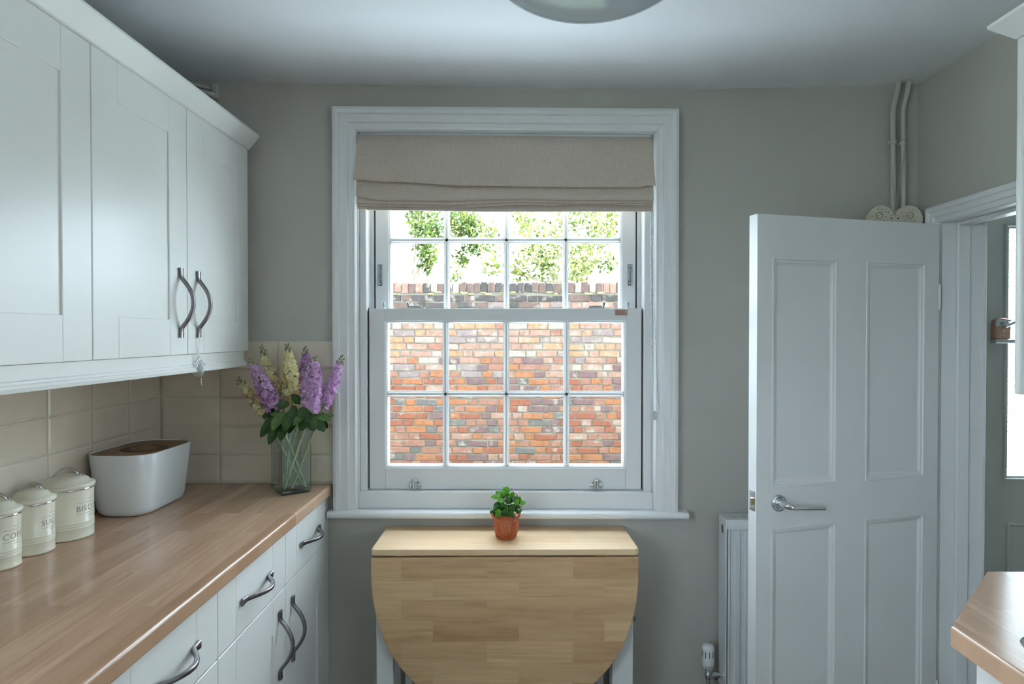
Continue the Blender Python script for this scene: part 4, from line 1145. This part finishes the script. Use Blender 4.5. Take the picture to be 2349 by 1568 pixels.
obj('convector_core', MB().box(RX0 + 0.01, RX1 - 0.01, RY0 + 0.022, RY1 - 0.022, RZ0 + 0.02, RZ1 - 0.03), 'plastic_dark', rad)
# thermostatic valve
VX, VY = 0.652, 2.245
tv = obj('thermostatic_valve', MB().lathe([(0.010, 0.0), (0.0185, 0.003), (0.0205, 0.02), (0.0205, 0.068), (0.0185, 0.078), (0.012, 0.081), (0.001, 0.0815)], (VX, VY, 0.282), 28, 0, True), 'plastic_white', rad)
for k in range(10):
    a = 2 * PI * k / 10 + 0.25
    s_ = MB().box(0.0202, 0.0212, -0.0012, 0.0012, 0.322, 0.343)
    obj('grip_slot', s_.xf(Matrix.Translation((VX, VY, 0)) @ Matrix.Rotation(a, 4, 'Z')), 'plastic_dark', tv)
for k in range(4):
    a = -PI / 2 + (k - 1.5) * 0.42
    s_ = MB().box(0.0198, 0.0208, -0.0012, 0.0012, 0.2905, 0.2945)
    obj('dial_mark', s_.xf(Matrix.Translation((VX, VY, 0)) @ Matrix.Rotation(a, 4, 'Z')), 'plastic_dark', tv)
vb = MB().lathe([(0.011, 0.245), (0.013, 0.250), (0.013, 0.262), (0.010, 0.266), (0.010, 0.283)], (VX, VY, 0), 16, 0, True)
vb.tube([(VX, VY, 0.0), (VX, VY, 0.25)], 0.0078, 12)
vb.tube([(VX, VY, 0.255), (RX0 + 0.01, VY, 0.255)], 0.009, 12).tube([(VX + 0.016, VY, 0.255), (VX + 0.030, VY, 0.255)], 0.014, 6)
obj('valve_body', vb, 'chrome', rad)

# ------------------------------------------------------------------ pipes in the right-hand corner
for i, (xa, lab) in enumerate(((1.2925, 'white heating pipe in the right corner, the one nearer the window'), (1.3270, 'white heating pipe in the right corner, the one nearer the doorway'))):
    t = obj('heating_pipe', MB().tube([(xa + 0.006, 2.283, 0.85), (xa + 0.004, 2.283, 1.9), (xa, 2.283, 2.19), (xa + 0.002, 2.283, 2.215), (xa + 0.010, 2.283, 2.245), (xa + 0.021, 2.283, 2.300)], 0.0082, 14, 0), 'pipe_paint', None, lab, 'pipe', 'heating pipes in the right corner')
    cl = MB().lathe([(0.0084, -0.008), (0.0105, -0.008), (0.0105, 0.008), (0.0084, 0.008)], (xa + 0.0015, 2.283, 2.092), 18, 0, False)
    cl.box(xa - 0.004, xa + 0.007, 2.291, 2.309, 2.086, 2.098)
    if i == 0: cl.box(xa - 0.014, xa - 0.008, 2.275, 2.288, 2.086, 2.098, 0.001)
    obj('pipe_clip', cl, 'pipe_paint', t)

# heart hanging from the pipe clip
HC = Vector((1.275, 2.238, 1.796))
ho = empty('heart_ornament', HC - Vector((0, 0, 0.09)), 'cream pierced metal heart hanging from the corner pipes above the door', 'ornament')
def heart_outline(s_, n=72):
    out_ = []
    for k in range(n):
        t_ = 2 * PI * k / n
        x_ = 16 * math.sin(t_) ** 3; z_ = 13 * math.cos(t_) - 5 * math.cos(2 * t_) - 2 * math.cos(3 * t_) - math.cos(4 * t_)
        out_.append((x_ * s_, z_ * s_))
    return out_
SH = 0.0940 / 16
def mkmesh(mb_):
    me = bpy.data.meshes.new('tmp'); me.from_pydata(mb_.v, [], mb_.f)
    bm = bmesh.new(); bm.from_mesh(me); bmesh.ops.recalc_face_normals(bm, faces=bm.faces[:]); bm.to_mesh(me); bm.free()
    o = bpy.data.objects.new('tmp', me); COL.objects.link(o); return o
plate = MB().prism(heart_outline(SH), -0.003, 0.0, (0, 2, 1))
cut = MB()
def hole(x_, z_, rx, rz, rot=0.0):
    n = 8; c_, s_ = math.cos(rot), math.sin(rot)
    cut.prism([(x_ + rx * math.cos(2 * PI * k / n) * c_ - rz * math.sin(2 * PI * k / n) * s_, z_ + rx * math.cos(2 * PI * k / n) * s_ + rz * math.sin(2 * PI * k / n) * c_) for k in range(n)], -0.01, 0.006, (0, 2, 1))
for sx in (-1, 1):
    fx, fz = sx * 0.052, 0.036
    for k in range(8):
        a = 2 * PI * k / 8 + 0.2
        hole(fx + 0.0105 * math.cos(a), fz + 0.0105 * math.sin(a), 0.0038, 0.0018, a)
    hole(fx, fz, 0.0019, 0.0019)
    for k in range(9):
        a = 2 * PI * k / 9 + 0.5
        hole(fx + 0.0225 * math.cos(a), fz + 0.0215 * math.sin(a), 0.0019, 0.0017)
    hole(sx * 0.0115, 0.026, 0.0024, 0.0046, -sx * 0.6); hole(sx * 0.011, 0.036, 0.0018, 0.0016); hole(sx * 0.022, 0.046, 0.0018, 0.0016)
    hole(sx * 0.03, 0.0, 0.003, 0.003); hole(sx * 0.012, -0.03, 0.003, 0.003); hole(sx * 0.05, -0.005, 0.0025, 0.0025)
po, co = mkmesh(plate), mkmesh(cut)
md = po.modifiers.new('b', 'BOOLEAN'); md.operation = 'DIFFERENCE'; md.object = co; md.solver = 'EXACT'
bpy.context.view_layer.update()
me = bpy.data.meshes.new_from_object(po.evaluated_get(bpy.context.evaluated_depsgraph_get()))
pm = MB().add([v.co.copy() for v in me.vertices], [list(p.vertices) for p in me.polygons])
bpy.data.objects.remove(po); bpy.data.objects.remove(co)
obj('pierced_front', pm.xf(Matrix.Translation(HC)), 'heart_cream', ho)
o1, o2 = heart_outline(SH), heart_outline(SH * 0.975)
rim = MB().loft([[(x_, 0.0, z_) for x_, z_ in o1], [(x_, 0.014, z_) for x_, z_ in o1], [(x_, 0.014, z_) for x_, z_ in o2], [(x_, 0.0, z_) for x_, z_ in o2]], True, False, 0, True)
obj('rim', rim.xf(Matrix.Translation(HC)), 'heart_cream', ho)
obj('back_plate', MB().prism(heart_outline(SH * 0.98), 0.012, 0.0145, (0, 2, 1)).xf(Matrix.Translation(HC)), 'recess_dark', ho)
st = MB()
hk = Vector((1.2820, 2.270, 2.088))
st.tube([HC + Vector((0, -0.002, 0.030)), at(2049, 430, 2.262), at(2037, 335, 2.268), hk], 0.0011, 6)
st.tube([HC + Vector((0.004, -0.002, 0.030)), at(2062, 420, 2.262), at(2073, 365, 2.266), at(2074, 335, 2.268), Vector((1.3285, 2.2715, 2.10))], 0.0011, 6)
obj('string', st, 'string', ho)

# cable pipe in the left ceiling corner
cpz = MB().tube([(-1.215, 2.20, 2.285), (-1.10, 2.272, 2.272), (-1.066, 2.296, 2.270)], 0.0085, 10).tube([(-1.225, 2.225, 2.305), (-1.12, 2.278, 2.297), (-1.075, 2.305, 2.292)], 0.006, 8)
cpo = obj('ceiling_pipe', cpz, 'pipe_paint', None, 'short white pipe run in the left corner under the ceiling', 'pipe')
obj('pipe_clip', MB().box(-1.077, -1.055, 2.288, 2.310, 2.258, 2.308, 0.003), 'pipe_paint', cpo)

# ------------------------------------------------------------------ ceiling lamp
LC = Vector((0.160, 1.45, 2.302))
lamp = empty('ceiling_lamp', LC - Vector((0, 0, 0.135)), 'grey domed ceiling lamp at the top edge of the picture, switched off', 'lamp')
pr = [(0.255 * math.sin(PI / 2 * k / 16), -0.140 * math.cos(PI / 2 * k / 16) + 0.02) for k in range(17)]
pr[0] = (0.0005, pr[0][1])
pr += [(0.258, 0.024), (0.25, 0.026)]
obj('shade', MB().lathe(pr, LC - Vector((0, 0, 0.026)), 64, 0, True), 'lamp_grey', lamp)
obj('ceiling_rose', MB().lathe([(0.06, -0.02), (0.065, -0.004), (0.06, 0.0)], LC, 32, 0, True), 'steel', lamp)

# ------------------------------------------------------------------ right-hand units
rb = empty('base_cabinet', (1.1, 0.7, 0), 'cream base cupboard under the worktop in the lower right corner', 'cabinet')
RF = 0.823
EY = 1.44
ch_ = [(RF + 0.018, 0.30), (RF + 0.018, 1.185), (1.075, EY), (1.392, EY), (1.392, 0.30)]
obj('carcass', MB().prism(ch_, 0.15, 0.70, (0, 1, 2)).prism([(RF + 0.018, 1.17), (RF + 0.018, 1.185), (1.075, EY), (1.392, EY), (1.392, EY - 0.016), (1.08, EY - 0.016)], 0.70, 0.861, (0, 1, 2)).box(RF + 0.018, 0.852, 0.30, 1.17, 0.70, 0.861), 'cabinet_cream', rb)
obj('plinth', MB().prism([(RF + 0.07, 0.30), (RF + 0.07, 1.16), (1.10, EY - 0.04), (1.392, EY - 0.04), (1.392, 0.30)], 0.0, 0.149, (0, 1, 2)), 'cabinet_cream', rb)
for (p, q) in ((0.745, 1.178), (0.31, 0.742)):
    d = obj('door', shaker(RF, -1, p, q, 0.155, 0.858, 0.093, 0.097), 'cabinet_cream', rb)
    obj('handle', bow_handle((RF, p + 0.05 if p > 0.5 else q - 0.05, 0.70), (0, 0, 1), (-1, 0, 0)), 'pewter', d)
out = [(0.786, 0.30), (0.786, 1.192), (1.048, 1.470), (1.392, 1.470), (1.392, 0.30)]
SX0, SX1, SY0, SY1 = 0.856, 1.30, 0.36, 1.150
wr = MB()
# worktop as strips around the sink cut-out
inner = rrect((SX0 + SX1) / 2, (SY0 + SY1) / 2, (SX1 - SX0) / 2 - 0.008, (SY1 - SY0) / 2 - 0.008, 0.04, 5)
bm = bmesh.new()
ov = [bm.verts.new((x_, y_, 0.8625)) for x_, y_ in out]; iv = [bm.verts.new((x_, y_, 0.8625)) for x_, y_ in inner]
eds = [bm.edges.new((ov[i], ov[(i + 1) % len(ov)])) for i in range(len(ov))] + [bm.edges.new((iv[i], iv[(i + 1) % len(iv)])) for i in range(len(iv))]
bmesh.ops.triangle_fill(bm, use_beauty=True, use_dissolve=False, edges=eds)
r_ = bmesh.ops.extrude_face_region(bm, geom=bm.faces[:])
bmesh.ops.translate(bm, verts=[g for g in r_['geom'] if isinstance(g, bmesh.types.BMVert)], vec=(0, 0, 0.0375))
bmesh.ops.recalc_face_normals(bm, faces=bm.faces[:])
ed = [e for e in bm.edges if len(e.link_faces) == 2 and e.verts[0].co.z > 0.89 and e.verts[1].co.z > 0.89 and e.calc_face_angle(0) > 1.2 and min(e.verts[0].co.x, e.verts[1].co.x) < 1.38]
bmesh.ops.bevel(bm, geom=ed, offset=0.006, segments=3, affect='EDGES', profile=0.5)
wr.take(bm, 0, False)
obj('worktop', wr, 'oak_worktop', None, 'wood-stave worktop with a cut corner in the lower right foreground', 'worktop')
sk = empty('sink', ((SX0 + SX1) / 2, (SY0 + SY1) / 2, 0.72), 'stainless steel sink set into the right-hand worktop at the picture edge', 'sink')
def sr(i, r, z): return [(x_, y_, z) for x_, y_ in rrect((SX0 + SX1) / 2, (SY0 + SY1) / 2, (SX1 - SX0) / 2 - i, (SY1 - SY0) / 2 - i, r, 6)]
obj('rim', MB().loft([sr(0, 0.045, 0.9005), sr(0.002, 0.044, 0.9035), sr(0.012, 0.04, 0.904), sr(0.02, 0.036, 0.9025), sr(0.024, 0.034, 0.898)], True, False, 0, True), 'steel', sk)
obj('bowl', MB().loft([sr(0.024, 0.034, 0.898), sr(0.028, 0.034, 0.88), sr(0.04, 0.05, 0.75), sr(0.07, 0.05, 0.735)], True, False, 0, True).add(sr(0.07, 0.05, 0.735), [list(range(24))]), 'steel', sk)
# right wall cupboard: only the edge of its end shows
rw = empty('wall_cabinet', (1.24, 0.9, 1.30), 'cream wall cupboard at the right picture edge beside the doorway', 'cabinet')
obj('carcass', MB().box(1.099, 1.392, 0.40, 1.410, 1.380, 2.066), 'cabinet_cream', rw)
obj('end_panel', MB().box(1.074, 1.392, 1.4115, 1.430, 1.300, 2.066, 0.004, 2), 'cabinet_cream', rw)
for (p, q) in ((0.98, 1.409), (0.55, 0.978)):
    d = obj('door', shaker(1.080, -1, p, q, 1.3725, 2.066, 0.093, 0.097), 'cabinet_cream', rw)
    obj('handle', bow_handle((1.080, p + 0.05 if p > 0.8 else q - 0.05, 1.516), (0, 0, 1), (-1, 0, 0)), 'pewter', d)
cr2 = [(1.11, 2.067), (1.074, 2.067), (1.070, 2.069), (1.014, 2.088), (1.012, 2.094), (1.02, 2.100), (1.11, 2.100)]
m = MB().prism(cr2, 0.5, 1.434, (0, 2, 1))
obj('cornice', m, 'cabinet_cream', rw)
obj('pelmet', MB().box(1.095, 1.115, 0.5, 1.411, 1.325, 1.371), 'cabinet_cream', rw)

# ------------------------------------------------------------------ windows added out of view to let in fill daylight
w2 = empty('fill_window_sink', (XR + 0.08, -0.45, KZ0), 'white casement window over the sink, added out of view for fill daylight', 'window', kind='structure')
f = MB()
for a, b in ((KY0, KY0 + 0.06), (KY1 - 0.06, KY1), (-0.48, -0.42)): f.box(XR + 0.05, XR + 0.11, a, b, KZ0, KZ1)
f.box(XR + 0.05, XR + 0.11, KY0 + 0.06, KY1 - 0.06, KZ0, KZ0 + 0.07).box(XR + 0.05, XR + 0.11, KY0 + 0.06, KY1 - 0.06, KZ1 - 0.07, KZ1)
obj('frame', f, 'white_gloss', w2)
for a, b in ((KY0 + 0.06, -0.48), (-0.42, KY1 - 0.06)): obj('pane', MB().box(XR + 0.078, XR + 0.082, a, b, KZ0 + 0.07, KZ1 - 0.07), 'window_glass', w2)

w3 = empty('fill_window_side', (XL - 0.12, -1.0, 1.02), 'white casement window in the left wall, added out of view for fill daylight', 'window', kind='structure')  # added unseen window, more daylight from the left
f = MB()
for a, b in ((LY0, LY0 + 0.06), (LY1 - 0.06, LY1), (-1.03, -0.97)): f.box(XL - 0.15, XL - 0.09, a, b, 1.02, 2.12)
f.box(XL - 0.15, XL - 0.09, LY0 + 0.06, LY1 - 0.06, 1.02, 1.09).box(XL - 0.15, XL - 0.09, LY0 + 0.06, LY1 - 0.06, 2.05, 2.12)
obj('frame', f, 'white_gloss', w3)
for a, b in ((LY0 + 0.06, -1.03), (-0.97, LY1 - 0.06)): obj('pane', MB().box(XL - 0.122, XL - 0.118, a, b, 1.09, 2.05), 'window_glass', w3)

# ------------------------------------------------------------------ outdoors
obj('ground', MB().box(-30, 30, -30, 60, -0.16, -0.12), 'lawn', None, 'unseen lawn around the house, made dark to cut light bounced onto the garden wall', 'ground', kind='structure')  # unseen ground, kept dark to limit bounce onto the brick wall
obj('patio', MB().box(-9, 9, YB + 0.2, 4.3, -0.121, -0.10).box(XR + 0.14, 4.8, -6, 0.79, -0.121, -0.10).box(-7, XL - 0.21, -6, 0.59, -0.121, -0.10), 'outside_paving', None, 'pale paving beside the house', 'paving', kind='structure')
GY = 7.10
hs_ = MB().box(-12, XL - 0.2, 0.6, YB + 0.22, -0.11, 8.5).box(XL - 0.2, XR + 0.13, YR - 0.2, YB + 0.22, 2.53, 8.5).box(XR + 0.13, HX1 + 0.1, 0.8, YB + 0.22, 2.53, 8.5).box(HX1 + 0.11, 12, 0.8, YB + 0.22, -0.11, 8.5)  # unseen house mass, added to hold sky light off the brick wall
hs_.box(4.8, 12, -6, 0.8, -0.11, 8.5)  # added wing that blocks the sun from the sink window
obj('house_light_block', hs_, 'hall_wall', None, 'unseen house mass around the kitchen, added to block sky and sun', 'house', kind='structure')
gw = empty('garden_wall', (0, GY + 0.12, -0.11), 'old red brick garden wall seen through the sash window', 'wall')
obj('mortar', MB().box(-3.6, 3.6, GY + 0.012, GY + 0.22, -0.11, 1.875).box(-3.6, 3.6, GY + 0.010, GY + 0.2, 1.874, 1.972), 'mortar', gw)
def brick_mesh(w_, h_, seed):
    rd = random.Random(seed); m = MB()
    def j(a): return rd.uniform(-a, a)
    x, z = w_ / 2, h_ / 2; b = 0.007
    ring0 = [(sx * x + j(.003), 0.05, sz * z + j(.003)) for sx, sz in ((-1, -1), (0, -1), (1, -1), (1, 1), (0, 1), (-1, 1))]
    ring1 = [(p[0] + j(.003), 0.006 + j(.002), p[2] + j(.004)) for p in ring0]
    ring2 = [(p[0] * (1 - b / x) + j(.002), j(.002), p[2] * (1 - b / z) + j(.002)) for p in ring1]
    m.loft([ring0, ring1, ring2], True, False, 0, False)
    m.add(ring2, [(0, 1, 4, 5), (1, 2, 3, 4)], 0, False)
    return m
SB = [brick_mesh(0.214, 0.063, 40 + i) for i in range(6)]
HB = [brick_mesh(0.103, 0.063, 60 + i) for i in range(5)]
CB = [brick_mesh(0.070, 0.112, 80 + i) for i in range(6)]
SBm = [rawmesh('brick', m_, 'brick_red') for m_ in SB]; HBm = [rawmesh('brick', m_, 'brick_red') for m_ in HB]; CBm = [rawmesh('coping_brick', m_, 'brick_red') for m_ in CB]
rd = random.Random(21)
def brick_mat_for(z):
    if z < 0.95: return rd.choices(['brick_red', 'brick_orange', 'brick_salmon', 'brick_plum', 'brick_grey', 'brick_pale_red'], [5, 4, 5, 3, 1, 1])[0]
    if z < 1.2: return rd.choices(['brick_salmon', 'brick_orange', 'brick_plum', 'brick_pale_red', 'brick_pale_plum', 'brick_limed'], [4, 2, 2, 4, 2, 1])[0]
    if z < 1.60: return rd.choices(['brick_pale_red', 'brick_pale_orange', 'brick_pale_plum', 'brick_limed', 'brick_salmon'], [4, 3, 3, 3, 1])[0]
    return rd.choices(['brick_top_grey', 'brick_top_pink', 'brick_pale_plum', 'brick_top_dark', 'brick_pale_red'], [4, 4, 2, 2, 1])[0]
cand = []
COURSE = 0.0752
for r in range(26):
    z = -0.11 + 0.036 + 0.010 + r * COURSE + 0.0
    x = -3.55 + (0.0 if r % 2 else -0.17) + rd.uniform(-0.03, 0.03)
    k = r
    while x < 3.5:
        st_ = (k % 2 == 0) if rd.random() > 0.18 else (rd.random() < 0.5)
        wv = 0.226 if st_ else 0.115
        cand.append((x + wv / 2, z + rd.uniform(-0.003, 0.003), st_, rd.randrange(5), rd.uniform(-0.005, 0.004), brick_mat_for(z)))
        x += wv; k += 1
inview = [c for c in cand if -1.62 < c[0] < 1.36 and c[1] > -0.06]
inview.sort(key=lambda c: (not c[2], abs(c[0] + 0.14)))
sep = set(id(c) for c in inview[:298])
joined = MB(); jm_names = ['brick_red', 'brick_orange', 'brick_salmon', 'brick_plum', 'brick_grey', 'brick_pale_red', 'brick_pale_orange', 'brick_pale_plum', 'brick_limed', 'brick_top_grey', 'brick_top_pink', 'brick_top_dark']
for c in cand:
    x, z, st_, vi, dy, mt = c
    if id(c) in sep:
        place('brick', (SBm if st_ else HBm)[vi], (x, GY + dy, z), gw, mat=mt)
    else:
        src = (SB if st_ else HB)[vi]
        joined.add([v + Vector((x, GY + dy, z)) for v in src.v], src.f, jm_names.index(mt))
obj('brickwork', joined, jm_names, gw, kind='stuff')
x = -3.5
while x < 3.5:
    wv = 0.0775 + rd.uniform(-0.006, 0.006)
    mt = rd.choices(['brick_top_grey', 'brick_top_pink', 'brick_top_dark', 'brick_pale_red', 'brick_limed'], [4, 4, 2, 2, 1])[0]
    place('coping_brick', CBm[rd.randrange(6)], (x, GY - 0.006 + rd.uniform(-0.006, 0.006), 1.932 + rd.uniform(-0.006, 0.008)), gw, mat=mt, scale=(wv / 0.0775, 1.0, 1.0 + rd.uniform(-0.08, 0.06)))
    x += wv
ms = MB()
for k in range(26):
    x = rd.uniform(-1.6, 1.4); ms.ball((x, GY + rd.uniform(-0.02, 0.005), 1.872 + rd.uniform(-0.012, 0.01)), (rd.uniform(0.02, 0.05), 0.012, rd.uniform(0.006, 0.014)), 7, 4)
obj('moss', ms, 'moss', gw, kind='stuff')

def tree(name, label, base, height, clusters, n_leaf, mats, size, seed):
    rd = random.Random(seed)
    b = Vector(base)
    t = empty(name, b, label, 'tree')
    tr = MB(); top = b + Vector((0, 0, height * 0.75))
    tr.tube([b, b + Vector((0.1, 0, height * 0.4)), top], [0.13, 0.1, 0.05], 10)
    br = MB()
    for (c, r) in clusters:
        c = Vector(c); s_ = b + Vector((0.05, 0, height * rd.uniform(0.35, 0.65)))
        md_ = s_.lerp(c, 0.55) + Vector((0, 0, 0.15))
        br.tube([s_, md_, c, c + (c - md_) * 0.3], [0.035, 0.022, 0.010, 0.004], 6)
    obj('trunk', tr, 'bark', t); obj('branch', br, 'bark', t, kind='stuff')
    lf = MB()
    tot = sum(r ** 2 for _, r in clusters)
    for (c, r) in clusters:
        n = int(n_leaf * r * r / tot)
        for k in range(n):
            d = Vector((rd.gauss(0, 1), rd.gauss(0, 1), rd.gauss(0, 1))).normalized() * (r * rd.random() ** 0.45)
            p = Vector(c) + d
            a = Vector((rd.gauss(0, 1), rd.gauss(0, 1), rd.gauss(0, 1) - 0.4)).normalized(); u = a.orthogonal().normalized()
            u = (Matrix.Rotation(rd.uniform(0, 6.28), 3, a) @ u); L = size * rd.uniform(0.7, 1.3)
            s_ = a.cross(u) * (0.28 * L)
            lf.add([p, p + a * (0.5 * L) + s_ + u * 0.01, p + a * L, p + a * (0.5 * L) - s_ + u * 0.01], [(0, 1, 2), (0, 2, 3)], 0 if rd.random() < 0.72 else 1)
    obj('foliage', lf, mats, t, kind='stuff')
def gp(px, py, Y, r): return (tuple(at(px, py, Y)), r)
tree('garden_tree', 'green leafy branches left of centre beyond the garden wall', (-1.9, 10.6, -0.11), 3.6,
     [gp(960, 520, 10.5, 0.17), gp(975, 555, 10.5, 0.20), gp(985, 590, 10.4, 0.16), gp(1000, 530, 10.7, 0.2), gp(978, 610, 10.5, 0.10), gp(1060, 520, 10.8, 0.24), gp(1090, 560, 10.8, 0.2), gp(1085, 510, 10.9, 0.2), gp(1050, 500, 11, 0.25), gp(970, 490, 11, 0.3), gp(1060, 590, 10.8, 0.14)],
     2300, ['tree_leaf_green', 'tree_leaf'], 0.085, 3)
tree('garden_tree', 'pale yellow-green tree right of centre beyond the garden wall', (1.0, 12.2, -0.11), 4.2,
     [gp(1215, 590, 12, 0.34), gp(1255, 610, 12, 0.3), gp(1190, 620, 12, 0.22), gp(1280, 560, 12, 0.3), gp(1235, 540, 12.2, 0.35), gp(1345, 590, 12, 0.34), gp(1400, 600, 12, 0.25), gp(1330, 620, 11.8, 0.25), gp(1370, 540, 12.3, 0.4), gp(1290, 500, 12.4, 0.4), gp(1200, 500, 12.4, 0.35), gp(1130, 600, 12, 0.28), gp(1120, 540, 12.3, 0.32), gp(1410, 510, 12.5, 0.35), gp(1040, 625, 12.0, 0.2), gp(1360, 470, 12.5, 0.5), gp(1460, 570, 12.5, 0.4)],
     4200, ['tree_leaf', 'tree_leaf_green'], 0.085, 9)
